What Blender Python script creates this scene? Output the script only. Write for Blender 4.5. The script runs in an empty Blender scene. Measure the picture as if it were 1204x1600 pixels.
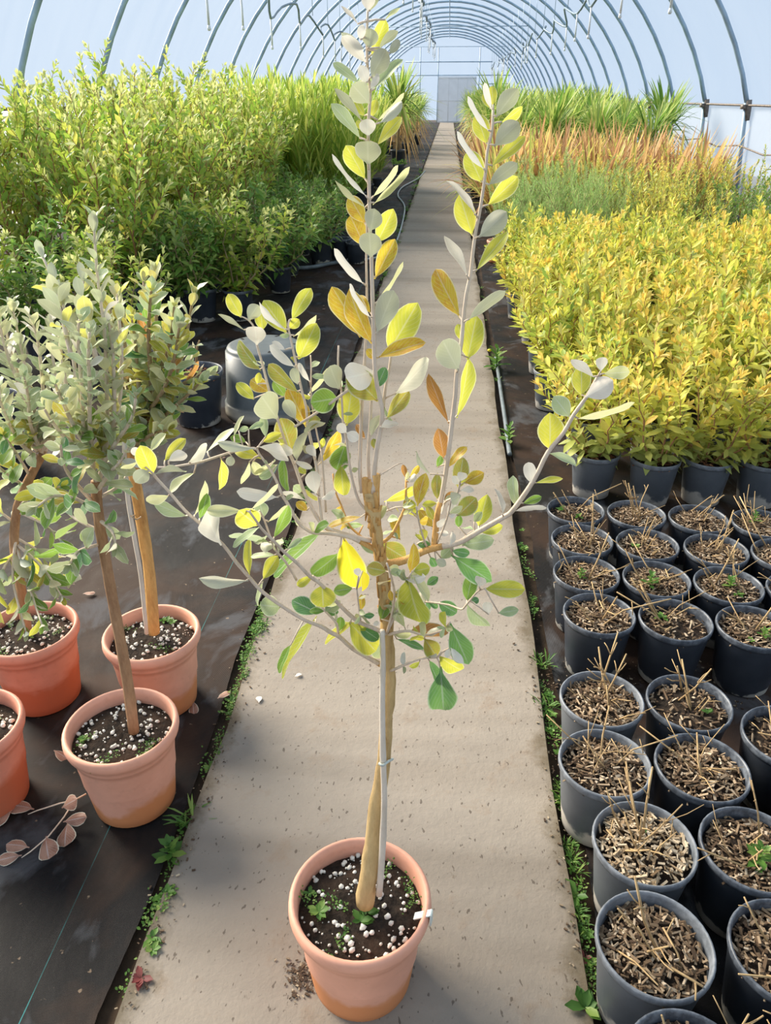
import bpy, math, random
from mathutils import Vector, Matrix
random.seed(7)
C = bpy.context.scene.collection
SC = bpy.context.scene
rnd = random.random
def U(a, b): return a + (b - a) * rnd()

# ------------------------------------------------------------------ camera
FPX, CAMH = 1203.0, 1.45
TH = math.atan(650 / FPX)
PSI = math.atan(100 * math.cos(TH) / FPX)
FW = Vector((-math.sin(PSI) * math.cos(TH), math.cos(PSI) * math.cos(TH), -math.sin(TH)))
RT = Vector((math.cos(PSI), math.sin(PSI), 0))
UPV = RT.cross(FW)
def ray(px, py): return RT * ((px - 602) / FPX) + UPV * ((800 - py) / FPX) + FW
_d = ray(597, 1180)
CAM = Vector((-_d.x * (-CAMH / _d.z), 0, CAMH))
def onz(px, py, z=0.0):
    d = ray(px, py); return CAM + d * ((z - CAMH) / d.z)
def ony(px, py, Y):
    d = ray(px, py); return CAM + d * ((Y - CAM.y) / d.y)
def pxm(P): return (P - CAM).dot(FW) / FPX          # metres per photo pixel at P
cam = bpy.data.objects.new('camera', bpy.data.cameras.new('camera')); C.objects.link(cam)
cam.data.sensor_fit = 'VERTICAL'; cam.data.sensor_height = 36; cam.data.lens = FPX / 1600 * 36
cam.data.clip_start = 0.02; cam.data.clip_end = 300
M = Matrix((RT, UPV, -FW)).transposed().to_4x4(); M.translation = CAM
cam.matrix_world = M
SC.camera = cam

# ------------------------------------------------------------------ light
w = bpy.data.worlds.new('world'); SC.world = w; w.use_nodes = True
bg = w.node_tree.nodes['Background']
bg.inputs[0].default_value = (0.74, 0.86, 1.0, 1); bg.inputs[1].default_value = 0.76
sun = bpy.data.objects.new('sun', bpy.data.lights.new('sun', 'SUN')); C.objects.link(sun)
sun.data.energy = 10.5; sun.data.angle = math.radians(30); sun.data.color = (1.0, 0.86, 0.68)
SUNDIR = Vector((-0.70, 0.50, 0.52)).normalized()
sun.rotation_euler = SUNDIR.to_track_quat('Z', 'Y').to_euler()
SC.view_settings.view_transform = 'Standard'; SC.view_settings.look = 'None'
SC.view_settings.gamma = 1; SC.view_settings.use_curve_mapping = False
SC.view_settings.exposure = 0.34

# ------------------------------------------------------------------ object helpers
def tag(o, label=None, cat=None, group=None, kind=None):
    if label: o['label'] = label
    if cat: o['category'] = cat
    if group: o['group'] = group
    if kind: o['kind'] = kind
    return o
def thing(name, loc, label, cat, group=None, rz=0):
    o = bpy.data.objects.new(name, None); C.objects.link(o); o.empty_display_size = .05
    o.location = loc; o.rotation_euler = (0, 0, rz); return tag(o, label, cat, group)
def put(name, mesh, parent=None, mat=None, loc=None, mw=None, kind=None):
    o = bpy.data.objects.new(name, mesh); C.objects.link(o)
    if mat is not None and not mesh.materials: mesh.materials.append(mat)
    if parent: o.parent = parent
    if loc is not None: o.location = loc
    if mw is not None: o.matrix_local = mw
    if kind: o['kind'] = kind
    return o
KIDS = {}
def copy_tree(o, loc=None, rz=None, label=None, s=None, parent=None):
    c = o.copy(); C.objects.link(c)
    if parent: c.parent = parent
    if loc is not None: c.location = loc
    if rz is not None: c.rotation_euler = (0, 0, rz)
    if s is not None: c.scale = (s, s, s)
    if label: c['label'] = label
    for ch in list(o.children): copy_tree(ch, parent=c)
    return c
class MB:
    """collects geometry of ONE mesh"""
    def __init__(s): s.v = []; s.f = []; s.uv = []; s.col = []; s.c = None
    def add(s, vs, fs, uvs=None):
        b = len(s.v); s.v += [tuple(v) for v in vs]; s.f += [tuple(i + b for i in f) for f in fs]
        s.uv += uvs if uvs else [(0.0, 0.0)] * len(vs)
        s.col += [s.c or (0, 0, 0, 1)] * len(vs)
    def mesh(s, name='mesh', mat=None, smooth=True):
        m = bpy.data.meshes.new(name); m.from_pydata(s.v, [], s.f)
        if any(u != (0.0, 0.0) for u in s.uv[:400]):
            l = m.uv_layers.new(name='UVMap'); flat = []
            for p in s.f:
                for i in p: flat += s.uv[i]
            l.data.foreach_set('uv', flat)
        if any(c[0] or c[1] for c in s.col[:400]):
            a = m.color_attributes.new('tint', 'FLOAT_COLOR', 'POINT'); fl = []
            for c in s.col: fl += c
            a.data.foreach_set('color', fl)
        if smooth: m.polygons.foreach_set('use_smooth', [True] * len(m.polygons))
        if mat: m.materials.append(mat)
        m.update(); return m
    def tube(s, pts, rad, n=6, cap=True):
        pts = [Vector(p) for p in pts]; k = len(pts)
        R = rad if isinstance(rad, (list, tuple)) else [rad] * k
        vs = []; fs = []; prev = None
        for i, p in enumerate(pts):
            t = (pts[min(i + 1, k - 1)] - pts[max(i - 1, 0)]).normalized()
            a = prev if prev is not None else (Vector((0, 0, 1)) if abs(t.z) < .9 else Vector((1, 0, 0)))
            a = (a - t * a.dot(t)).normalized(); prev = a; b = t.cross(a)
            for j in range(n):
                q = 2 * math.pi * j / n
                vs.append(p + (a * math.cos(q) + b * math.sin(q)) * R[i])
        for i in range(k - 1):
            for j in range(n):
                fs.append((i * n + j, i * n + (j + 1) % n, (i + 1) * n + (j + 1) % n, (i + 1) * n + j))
        if cap: fs.append(tuple(range(n - 1, -1, -1))); fs.append(tuple(range((k - 1) * n, k * n)))
        s.add(vs, fs)
    def lathe(s, prof, n=40, wob=0):
        vs = []; fs = []; k = len(prof)
        for (r, z) in prof:
            for j in range(n):
                q = 2 * math.pi * j / n; rr = r * (1 + wob * math.sin(2 * q + .6))
                vs.append((rr * math.cos(q), rr * math.sin(q), z))
        for i in range(k - 1):
            for j in range(n):
                fs.append((i * n + j, i * n + (j + 1) % n, (i + 1) * n + (j + 1) % n, (i + 1) * n + j))
        s.add(vs, fs)
    def box(s, c, h, mtx=None):
        vs = [Vector((x * h[0], y * h[1], z * h[2])) for x in (-1, 1) for y in (-1, 1) for z in (-1, 1)]
        if mtx: vs = [mtx @ v for v in vs]
        s.add([v + Vector(c) for v in vs], [(0, 1, 3, 2), (4, 6, 7, 5), (0, 4, 5, 1), (2, 3, 7, 6), (0, 2, 6, 4), (1, 5, 7, 3)])
def crom(pts, n=4):
    """Catmull-Rom through tuples of any length"""
    P = [pts[0]] + list(pts) + [pts[-1]]; out = []
    for i in range(1, len(P) - 2):
        for k in range(n):
            t = k / n
            out.append(tuple(.5 * (2 * b + (c - a) * t + (2 * a - 5 * b + 4 * c - d) * t * t + (3 * b - a - 3 * c + d) * t ** 3)
                             for a, b, c, d in zip(P[i - 1], P[i], P[i + 1], P[i + 2])))
    out.append(tuple(pts[-1])); return out

# ------------------------------------------------------------------ materials
class N:
    def __init__(s, name):
        s.m = bpy.data.materials.new(name); s.m.use_nodes = True; s.t = s.m.node_tree
        s.t.nodes.clear(); s.out = s.t.nodes.new('ShaderNodeOutputMaterial')
    def n(s, typ, **kw):
        o = s.t.nodes.new('ShaderNode' + typ)
        for k, v in kw.items():
            if k.startswith('i_'):
                o.inputs[k[2:].replace('_', ' ')].default_value = v
            else: setattr(o, k, v)
        return o
    def L(s, a, b): s.t.links.new(a, b)
    def val(s, x, sock):
        if isinstance(x, (int, float)): sock.default_value = x
        elif isinstance(x, tuple): sock.default_value = x if len(x) == len(sock.default_value) else x + (1,)
        else: s.L(x, sock)
    def math(s, op, a, b=0.0, c=None):
        o = s.n('Math', operation=op); s.val(a, o.inputs[0]); s.val(b, o.inputs[1])
        if c is not None: s.val(c, o.inputs[2])
        return o.outputs[0]
    def mix(s, f, a, b, mode='MIX'):
        o = s.n('Mix', data_type='RGBA', blend_type=mode); s.val(f, o.inputs[0]); s.val(a, o.inputs[6]); s.val(b, o.inputs[7]); return o.outputs[2]
    def ramp(s, f, stops, interp='LINEAR'):
        o = s.n('ValToRGB'); o.color_ramp.interpolation = interp; e = o.color_ramp.elements
        while len(e) < len(stops): e.new(.5)
        for i, (p, c) in enumerate(stops):
            e[i].position = p; e[i].color = (c + (1,)) if isinstance(c, tuple) else (c, c, c, 1)
        s.L(f, o.inputs[0]); return o.outputs[0]
    def pos(s, scale=(1, 1, 1), src='Object'):
        tc = s.n('TexCoord'); mp = s.n('Mapping'); mp.inputs['Scale'].default_value = scale
        s.L(tc.outputs[src], mp.inputs[0]); return mp.outputs[0]
    def noise(s, vec, scale, detail=4, rough=.55, dist=0):
        o = s.n('TexNoise'); o.inputs['Scale'].default_value = scale; o.inputs['Detail'].default_value = detail
        o.inputs['Roughness'].default_value = rough; o.inputs['Distortion'].default_value = dist
        s.L(vec, o.inputs['Vector']); return o.outputs[0]
    def bump(s, h, strength=.3, dist=.01):
        o = s.n('Bump'); o.inputs['Strength'].default_value = strength; o.inputs['Distance'].default_value = dist
        s.L(h, o.inputs['Height']); return o.outputs[0]
    def pbr(s, col, rough=.7, spec=.3, nrm=None, metal=0.0, trans=None, tf=.4):
        p = s.n('BsdfPrincipled'); s.val(col, p.inputs['Base Color']); s.val(rough, p.inputs['Roughness'])
        s.val(metal, p.inputs['Metallic']); p.inputs['Specular IOR Level'].default_value = spec
        if nrm is not None: s.L(nrm, p.inputs['Normal'])
        o = p.outputs[0]
        if trans is not None:
            t = s.n('BsdfTranslucent'); s.val(trans, t.inputs[0])
            mx = s.n('MixShader'); s.val(tf, mx.inputs[0]); s.L(o, mx.inputs[1]); s.L(t.outputs[0], mx.inputs[2]); o = mx.outputs[0]
        s.L(o, s.out.inputs[0]); return s.m
def simple(name, col, rough=.6, spec=.3, var=.15, scale=30, metal=0.0):
    n = N(name); v = n.noise(n.pos(), scale)
    c2 = tuple(x * (1 - var * 1.6) for x in col); c1 = tuple(min(1, x * (1 + var)) for x in col)
    return n.pbr(n.ramp(v, [(.3, c2), (.7, c1)]), rough, spec, n.bump(v, .15, .004), metal)

def leaf_mat(name, top, top2, back, blotch=None, tr=None, tf=.38, vein=.6, margin=(.80, .82, .66), rough=.45, tone=None):
    """two pigments on the upper face, felted pale underside, pale midrib, side veins and margin (from the leaf's own UVs)"""
    n = N(name); uv = n.n('TexCoord').outputs['UV']
    sx = n.n('SeparateXYZ'); n.L(uv, sx.inputs[0]); u = n.math('SUBTRACT', n.math('MULTIPLY', sx.outputs[0], 2), 1); v = sx.outputs[1]
    au = n.math('ABSOLUTE', u)
    rr = n.n('ObjectInfo').outputs['Random']
    va = n.n('VectorMath', operation='MULTIPLY_ADD'); va.inputs[1].default_value = (1, 1, 1); n.L(n.pos(), va.inputs[0])
    cb = n.n('CombineXYZ'); n.L(n.math('MULTIPLY', rr, 40), cb.inputs[0]); n.L(n.math('MULTIPLY', rr, 17), cb.inputs[1]); n.L(cb.outputs[0], va.inputs[2])
    nz = n.noise(va.outputs[0], 2.4, 4); nz2 = n.noise(va.outputs[0], 9.0, 6, .75)
    base = n.mix(n.ramp(n.math('ADD', nz, n.math('MULTIPLY', n.math('SUBTRACT', rr, .5), .35)), [(.36, 0.0), (.64, 1.0)]), top, top2)
    if blotch:
        base = n.mix(n.math('MULTIPLY', n.ramp(n.math('ADD', nz2, n.math('MULTIPLY', n.math('SUBTRACT', nz, .5), .8)), [(.44, 0.0), (.62, 1.0)]), .85), base, blotch)
    # side veins
    ph = n.math('FRACT', n.math('ADD', n.math('MULTIPLY', v, 9), n.math('MULTIPLY', au, -3.2)))
    vn = n.math('MULTIPLY', n.math('LESS_THAN', n.math('ABSOLUTE', n.math('SUBTRACT', ph, .5)), .075), .5)
    mid = n.math('LESS_THAN', au, .065)
    vm = n.math('MULTIPLY', n.math('MAXIMUM', vn, mid), vein)
    pale = tuple(min(1, x * .45 + .42) for x in top)
    topc = n.mix(vm, base, pale)
    topc = n.mix(n.ramp(au, [(.86, 0.0), (.97, .75)]), topc, margin)
    bk = n.mix(n.math('MULTIPLY', n.math('MAXIMUM', vn, mid), .4), back, tuple(min(1, x * 1.25) for x in back))
    bf = n.n('NewGeometry').outputs['Backfacing']
    col = n.mix(bf, topc, bk)
    t = tr or tuple(min(1, x * 1.25) for x in top2)
    h = n.math('MAXIMUM', vn, mid)
    return n.pbr(col, rough, .35, n.bump(h, .25, .02), 0, n.mix(.5, t, topc), tf)
def foliage_mat(name, stops, tip=None, tf=.42, rough=.5, tbright=1.3, back=None, low=None):
    """massed leaves: colour picked per leaf from the mesh's own tint attribute"""
    n = N(name); a = n.n('Attribute', attribute_name='tint'); sp = n.n('SeparateColor'); n.L(a.outputs['Color'], sp.inputs[0])
    rr = n.math('MULTIPLY', n.math('SUBTRACT', n.n('ObjectInfo').outputs['Random'], .5), .22)
    c = n.ramp(n.math('ADD', sp.outputs[0], rr), stops)
    if tip: c = n.mix(n.math('MULTIPLY', n.ramp(sp.outputs[1], [(.86, 0.0), (.97, 1.0)]), sp.outputs[2]), c, tip)
    if low: c = n.mix(n.math('MULTIPLY', n.ramp(sp.outputs[1], [(.12, 1.0), (.55, 0.0)]), .75), c, low)
    t = n.mix(1.0, c, (tbright, tbright, tbright), 'MULTIPLY')
    if back: c = n.mix(n.n('NewGeometry').outputs['Backfacing'], c, n.mix(.6, c, back))
    return n.pbr(c, rough, .35, None, 0, t, tf)

LF = {}
SILV = (.66, .62, .49)
LF['g'] = leaf_mat('leaf_green', (.13, .28, .045), (.24, .38, .06), SILV, tf=.45)
LF['d'] = leaf_mat('leaf_deep_green', (.085, .23, .085), (.16, .33, .09), (.50, .54, .46), tf=.32)
LF['y'] = leaf_mat('leaf_yellow_green', (.40, .46, .06), (.60, .58, .07), SILV, tf=.52)
LF['Y'] = leaf_mat('leaf_yellow', (.76, .62, .03), (.80, .70, .04), SILV, tf=.55, vein=.2)
LF['o'] = leaf_mat('leaf_gold', (.56, .40, .04), (.62, .50, .05), SILV, blotch=(.50, .20, .03), tf=.52)
LF['b'] = leaf_mat('leaf_russet', (.42, .19, .045), (.52, .27, .06), SILV, blotch=(.36, .15, .05), tf=.45)
LF['k'] = leaf_mat('leaf_olive', (.27, .33, .055), (.44, .42, .07), SILV, blotch=(.40, .27, .055), tf=.45)
LF['l'] = leaf_mat('leaf_sage', (.34, .44, .22), (.44, .52, .28), SILV, tf=.32)
LF['u'] = leaf_mat('leaf_pale_lime', (.55, .58, .26), (.62, .62, .34), (.66, .66, .46), tf=.36)  # lime glow of a backlit underside put into the leaf colour
LF['w'] = leaf_mat('leaf_grey_felt', (.36, .42, .22), (.42, .46, .26), (.60, .575, .45), tf=.28, margin=(.82, .80, .68))
LF['W'] = leaf_mat('leaf_sunlit_felt', (.60, .60, .50), (.66, .64, .56), (.88, .80, .69), tf=.30, margin=(.88, .85, .8))  # lit copy of the grey felt, direct sun put into its colour

def bark(name, c1, c2, scale=1.0, bs=.6):
    n = N(name); p = n.pos((60 * scale, 60 * scale, 14 * scale)); v = n.noise(p, 1.0, 6, .7); v2 = n.noise(n.pos(), 9, 3)
    return n.pbr(n.mix(n.ramp(v2, [(.4, 0.0), (.65, .5)]), n.ramp(v, [(.3, c1), (.65, c2)]), c2), .8, .2, n.bump(v, bs, .006))
M_BARK = bark('bark_tan', (.38, .24, .10), (.70, .50, .24))
M_BARKO = bark('bark_orange_flaking', (.38, .17, .05), (.80, .47, .17), 1.0, .9)
M_TWIG = bark('twig_pale_felt', (.52, .40, .29), (.76, .63, .50), 2, .2)
M_BAMBOO = bark('cane_pale', (.55, .46, .36), (.78, .70, .60), .6, .15)
M_STRAW = bark('dry_stem_straw', (.24, .15, .075), (.52, .37, .19), 1.5, .3)
M_BARKR = bark('bark_reddish_brown', (.22, .11, .055), (.48, .29, .16))
M_SHSTEM = bark('shrub_stem', (.26, .17, .09), (.45, .34, .22), 1.0, .3)
M_REDSTEM = bark('shrub_stem_reddish', (.24, .10, .05), (.42, .24, .12), 1.0, .3)

def pot_mat(name, dust, wet, band, bandh, rough=.55, scale=6, edge=.02, rim=None):
    n = N(name); tc = n.n('TexCoord'); s = n.n('SeparateXYZ'); n.L(tc.outputs['Object'], s.inputs[0])
    oi = n.n('ObjectInfo').outputs['Random']
    vm = n.n('VectorMath', operation='ADD'); n.L(tc.outputs['Object'], vm.inputs[0]); n.L(oi, vm.inputs[1])
    nz = n.noise(vm.outputs[0], scale, 4, .6); nz2 = n.noise(vm.outputs[0], 45, 5, .7); nz3 = n.noise(vm.outputs[0], 11, 4)
    lvl = n.math('ADD', s.outputs[2], n.math('MULTIPLY', n.math('SUBTRACT', nz, .5), .16))
    f = n.ramp(n.math('MULTIPLY', lvl, 1.0), [(bandh, 1.0), (bandh + edge, 0.0)])
    c = n.mix(n.ramp(nz3, [(.38, 0.0), (.72, .55)]), dust, tuple(min(1, x * 1.28 + .03) for x in dust))
    c = n.mix(n.ramp(nz2, [(.55, 0.0), (.8, .3)]), c, tuple(x * .6 for x in dust))
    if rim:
        rf = n.math('MULTIPLY', n.ramp(s.outputs[2], [(.168, 0.0), (.174, 1.0)]), n.ramp(nz2, [(.42, .15), (.62, .85)])); c = n.mix(rf, c, rim)  # paler lip: dust, with the rim highlights put into the colour
    c = n.mix(f, c, n.mix(nz3, wet, band))
    return n.pbr(c, rough, .35, n.bump(nz2, .06, .003))
M_TERRA = pot_mat('terracotta_plastic', (.70, .345, .235), (.64, .24, .09), (.68, .28, .12), .055)
M_TERRA2 = pot_mat('terracotta_plastic_damp', (.62, .26, .175), (.54, .15, .07), (.56, .17, .085), .10, edge=.03)
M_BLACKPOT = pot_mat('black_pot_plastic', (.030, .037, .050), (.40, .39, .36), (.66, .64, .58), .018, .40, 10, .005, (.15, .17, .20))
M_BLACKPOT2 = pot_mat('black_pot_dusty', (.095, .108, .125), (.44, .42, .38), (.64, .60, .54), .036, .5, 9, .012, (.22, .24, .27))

n = N('potting_soil'); p = n.pos(); v = n.noise(p, 90, 6, .7); v2 = n.noise(p, 16, 3)
M_SOIL = n.pbr(n.mix(n.ramp(v2, [(.5, 0.0), (.75, .6)]), n.ramp(v, [(.35, (.012, .009, .007)), (.7, (.06, .042, .03))]), (.09, .05, .03)), .9, .2, n.bump(v, 1.0, .012))
M_PERL = simple('perlite', (.74, .70, .62), .8, .2, .25, 60)
def chip_mat(name, stops):
    n = N(name); r = n.n('NewGeometry').outputs['Random Per Island']; v = n.noise(n.pos((80, 80, 80)), 1)
    return n.pbr(n.mix(n.math('MULTIPLY', v, .35), n.ramp(r, stops), (.1, .06, .035)), .8, .2)
M_CHIP = chip_mat('bark_mulch_chips', [(0, (.045, .028, .018)), (.35, (.13, .085, .05)), (.7, (.28, .20, .125)), (.9, (.44, .34, .23)), (1, (.58, .48, .36))])
M_CHIPP = chip_mat('pale_mulch_chips', [(0, (.20, .13, .07)), (.35, (.38, .28, .17)), (1, (.62, .52, .38))])
M_CHIPR = chip_mat('red_brown_litter', [(0, (.10, .04, .025)), (.5, (.30, .12, .06)), (1, (.48, .25, .14))])
M_WEED = foliage_mat('weed_green', [(0, (.06, .15, .03)), (.6, (.12, .26, .045)), (1, (.26, .37, .09))])
M_WEEDR = foliage_mat('weed_red', [(0, (.20, .05, .05)), (1, (.36, .12, .10))])
M_DEAD = leaf_mat('leaf_dead_brown', (.26, .12, .075), (.40, .22, .15), (.36, .26, .21), tf=.15)
M_PIPE = simple('grey_hose', (.16, .19, .21), .45, .4, .2, 12)
M_PIPEB = simple('blue_grey_pipe', (.20, .27, .34), .4, .4, .15, 8)
M_WHITEP = simple('white_plastic', (.75, .77, .78), .4, .4, .05, 8)
M_STEEL = simple('galvanised_steel', (.33, .45, .56), .42, .5, .15, 5, .1)
M_STEELR = simple('rusty_clamp', (.20, .17, .15), .6, .4, .3, 30, .3)
M_GREENP = simple('turquoise_plastic', (.02, .45, .36), .4, .4, .05, 8)
# ------------------------------------------------------------------ setting: ground
n = N('bare_earth'); p = n.pos(); v = n.noise(p, 7, 6, .65)
M_EARTH = n.pbr(n.ramp(v, [(.3, (.022, .015, .010)), (.7, (.075, .048, .03))]), .9, .2, n.bump(v, .6, .02))
def weedmat_material(lines):
    n = N('woven_weed_mat'); p = n.pos()
    s = n.n('SeparateXYZ'); n.L(p, s.inputs[0])
    big = n.noise(p, 1.7, 5, .62, .4); mid = n.noise(n.pos((1, .6, 1)), 5.5, 5, .6, .5); fine = n.noise(p, 120, 3, .7)
    wv = n.n('TexWave'); wv.inputs['Scale'].default_value = 120; n.L(p, wv.inputs[0])
    wv2 = n.n('TexWave', bands_direction='Y'); wv2.inputs['Scale'].default_value = 120; n.L(p, wv2.inputs[0])
    weave = n.math('MULTIPLY', wv.outputs['Fac'], wv2.outputs['Fac'])
    c = n.mix(fine, (.006, .006, .007), (.014, .013, .013))
    c = n.mix(n.ramp(big, [(.44, 0.0), (.58, .85)]), c, (.042, .024, .016))          # earth stains
    c = n.mix(n.ramp(mid, [(.53, 0.0), (.63, .55)]), c, (.10, .105, .115))          # dried puddle dust
    spk = n.noise(p, 46, 2, .5); c = n.mix(n.ramp(spk, [(.72, 0.0), (.76, .7)]), c, (.22, .16, .11))
    for x0 in lines:                                                                 # woven-in marker threads
        f = n.math('LESS_THAN', n.math('ABSOLUTE', n.math('SUBTRACT', s.outputs[0], x0)), .0010)
        c = n.mix(n.math('MULTIPLY', f, n.math('MULTIPLY', n.ramp(mid, [(.40, .15), (.55, .8)]), .8)), c, (.05, .30, .30))
    rg = n.ramp(mid, [(.35, .50), (.65, .75)])
    return n.pbr(c, rg, .12, n.bump(n.math('ADD', n.math('MULTIPLY', weave, .25), n.math('MULTIPLY', mid, 1.2)), .35, .012))
def ground_strip(name, x0, x1, y0, y1, z, mat, nx, ny, amp=0, edge=0, thick=0):
    m = MB(); vs = []; fs = []; uv = []
    for j in range(ny + 1):
        y = y0 + (y1 - y0) * j / ny
        for i in range(nx + 1):
            x = x0 + (x1 - x0) * i / nx
            zz = z + (amp * math.sin(x * 5.1 + y * 1.3) * math.sin(y * 3.7 + x) if 0 < i < nx else 0)
            if i in (0, nx): x += edge * (math.sin(y * 5.3 + i) + .6 * math.sin(y * 13.1 + 2 * i) + .5 * math.sin(y * 31 + i))
            vs.append((x, y, zz))
    for j in range(ny):
        for i in range(nx):
            a = j * (nx + 1) + i; fs.append((a, a + 1, a + nx + 2, a + nx + 1))
    m.add(vs, fs)
    if thick:
        for side in (0, nx):
            e = [vs[j * (nx + 1) + side] for j in range(ny + 1)]
            lo = [(x + (.008 if side else -.008), y, zz - thick) for x, y, zz in e]
            k = len(e); m.add(e + lo, [((j, j + 1, k + j + 1, k + j) if side == 0 else (j + 1, j, k + j, k + j + 1)) for j in range(k - 1)])
    return put(name, m.mesh(name, mat), kind='structure')
PW = .415                                   # half width of the path
o = ground_strip('floor', -6.5, 6.5, -5, 60, -.022, M_EARTH, 2, 4); tag(o, 'bare brown earth floor showing between mats and path', 'floor')
o = ground_strip('weed_mat', -4.6, -PW - .035, -4, 56, -.004, weedmat_material([onz(120, 1400).x, onz(186, 1550).x, -2.6]), 26, 240, .003, .007)
tag(o, 'black woven weed mat on the ground left of the path', 'ground cover')
o = ground_strip('weed_mat', PW + .05, 4.6, -4, 56, -.004, weedmat_material([3.4]), 26, 240, .003, .006)
tag(o, 'black woven weed mat on the ground right of the path', 'ground cover')
n = N('worn_concrete'); p = n.pos()
big = n.noise(n.pos((.7, 1.1, 1)), 1.5, 5, .6, .3); band = n.noise(n.pos((.12, 1.6, 1)), 1.1, 4, .65); mid = n.noise(p, 9, 6, .68); fine = n.noise(p, 75, 4, .7)
spk = n.noise(n.pos((1, .55, 1)), 95, 2, .5); spk2 = n.noise(n.pos((1, .7, 1)), 42, 3, .55)
c = n.mix(mid, (.215, .187, .156), (.315, .28, .235)); c = n.mix(n.ramp(big, [(.42, 0.0), (.66, .55)]), c, (.325, .277, .222))
c = n.mix(n.ramp(band, [(.47, 0.0), (.64, .72)]), c, (.155, .128, .10))
c = n.mix(n.ramp(mid, [(.56, 0.0), (.72, .6)]), c, (.20, .135, .085))
c = n.mix(n.math('MULTIPLY', fine, .35), c, (.22, .19, .16))
c = n.mix(n.ramp(spk, [(.66, 0.0), (.70, .75)]), c, (.075, .058, .045)); c = n.mix(n.ramp(spk2, [(.70, 0.0), (.76, .5)]), c, (.10, .072, .05))
s = n.n('SeparateXYZ'); n.L(p, s.inputs[0]); ax = n.math('ABSOLUTE', s.outputs[0])
c = n.mix(n.math('MULTIPLY', n.ramp(n.math('ADD', ax, n.math('MULTIPLY', mid, .16)), [(.455, 0.0), (.50, 1.0)]), .75), c, (.09, .07, .04))   # mossy soiled edges
M_CONC = n.pbr(c, .85, .25, n.bump(n.math('ADD', n.math('MULTIPLY', fine, .5), mid), .35, .008))
o = ground_strip('path', -PW, PW, -4, 53.4, .012, M_CONC, 10, 400, .0015, .006, .03)
tag(o, 'worn grey-beige concrete path running down the middle of the tunnel', 'path')

# ------------------------------------------------------------------ setting: tunnel
WX, WZ, APEX, D0, DS, ENDY = 4.42, 1.33, 4.53, 13.1, 2.1, 53.6
_R = 4.71; _cz = APEX - _R
def arch(th): return (_R * math.sin(th), _cz + _R * math.cos(th))
_tm = math.asin(4.46 / _R)
n = N('poly_film'); p = n.pos((.5, .5, .5))
v = n.noise(p, 1.6, 5, .6, .6); v2 = n.noise(n.pos((.3, 2.2, .3)), 2.0, 3)
tr = n.n('BsdfTransparent'); n.val(n.mix(v, (.80, .86, .93), (.90, .93, .97)), tr.inputs[0])
tl = n.n('BsdfTranslucent'); n.val((.86, .90, .95), tl.inputs[0]); df = n.n('BsdfDiffuse'); n.val((.80, .86, .93), df.inputs[0])
gl = n.n('BsdfGlossy'); gl.inputs['Roughness'].default_value = .25
m1 = n.n('MixShader'); m1.inputs[0].default_value = .45; n.L(tl.outputs[0], m1.inputs[1]); n.L(df.outputs[0], m1.inputs[2])
m2 = n.n('MixShader'); n.val(n.math('ADD', .02, n.math('MULTIPLY', v2, .06)), m2.inputs[0]); n.L(tr.outputs[0], m2.inputs[1]); n.L(m1.outputs[0], m2.inputs[2])
n.L(m2.outputs[0], n.out.inputs[0]); M_FILM = n.m
n = N('wall_film_milky'); p = n.pos((.5, .5, .5)); v = n.noise(p, 1.6, 5, .6, .6)
tr = n.n('BsdfTransparent'); n.val((.9, .93, .96), tr.inputs[0]); tl = n.n('BsdfTranslucent'); n.val((.78, .83, .90), tl.inputs[0]); df = n.n('BsdfDiffuse'); n.val((.70, .76, .84), df.inputs[0])
m1 = n.n('MixShader'); m1.inputs[0].default_value = .4; n.L(tl.outputs[0], m1.inputs[1]); n.L(df.outputs[0], m1.inputs[2])
m2 = n.n('MixShader'); n.val(n.math('ADD', .5, n.math('MULTIPLY', v, .2)), m2.inputs[0]); n.L(tr.outputs[0], m2.inputs[1]); n.L(m1.outputs[0], m2.inputs[2])
n.L(m2.outputs[0], n.out.inputs[0]); M_WFILM = n.m
def film(name, prof, y0, y1, ny, label, mat=None):
    m = MB(); k = len(prof); vs = []; fs = []
    for j in range(ny + 1):
        y = y0 + (y1 - y0) * j / ny
        sag = -.02 * abs(math.sin(math.pi * (y - D0) / DS))
        for (x, z) in prof:
            l = math.hypot(x, z) or 1; vs.append((x * (1 + sag / l), y, z * (1 + sag / l)))
    for j in range(ny):
        for i in range(k - 1): a = j * k + i; fs.append((a, a + 1, a + k + 1, a + k))
    m.add(vs, fs); return tag(put(name, m.mesh(name, mat or M_FILM), kind='structure'), label, 'film')
FO = 1 + .055 / _R
ceil = film('ceiling', [(arch(_tm * i / 16)[0] * FO, arch(_tm * i / 16)[1] * FO) for i in range(-16, 17)], -6, ENDY, 160, 'pale blue translucent plastic film roof of the tunnel')
wl = film('wall_left', [(-4.63, -.02), (-4.53, WZ)], -6, ENDY, 160, 'milky plastic film side wall behind the left shrubs', M_WFILM)
wr = film('wall_right', [(4.53, WZ), (4.63, -.02)], -6, ENDY, 160, 'milky plastic film side wall along the right bed', M_WFILM)
hp = [(arch(_tm * i / 14)[0], 0, arch(_tm * i / 14)[1]) for i in range(-14, 15)]
hoop = MB(); hoop.tube(hp, .036, 8); hoop_me = hoop.mesh('roof_hoop', M_STEEL)
pm = MB(); pm.tube([(4.44, 0, WZ + .03), (4.50, 0, .7), (4.57, 0, -.02)], .034, 8); post_r = pm.mesh('wall_post', M_STEEL)
pm = MB(); pm.tube([(-4.44, 0, WZ + .03), (-4.50, 0, .7), (-4.57, 0, -.02)], .034, 8); post_l = pm.mesh('wall_post', M_STEEL)
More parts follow.
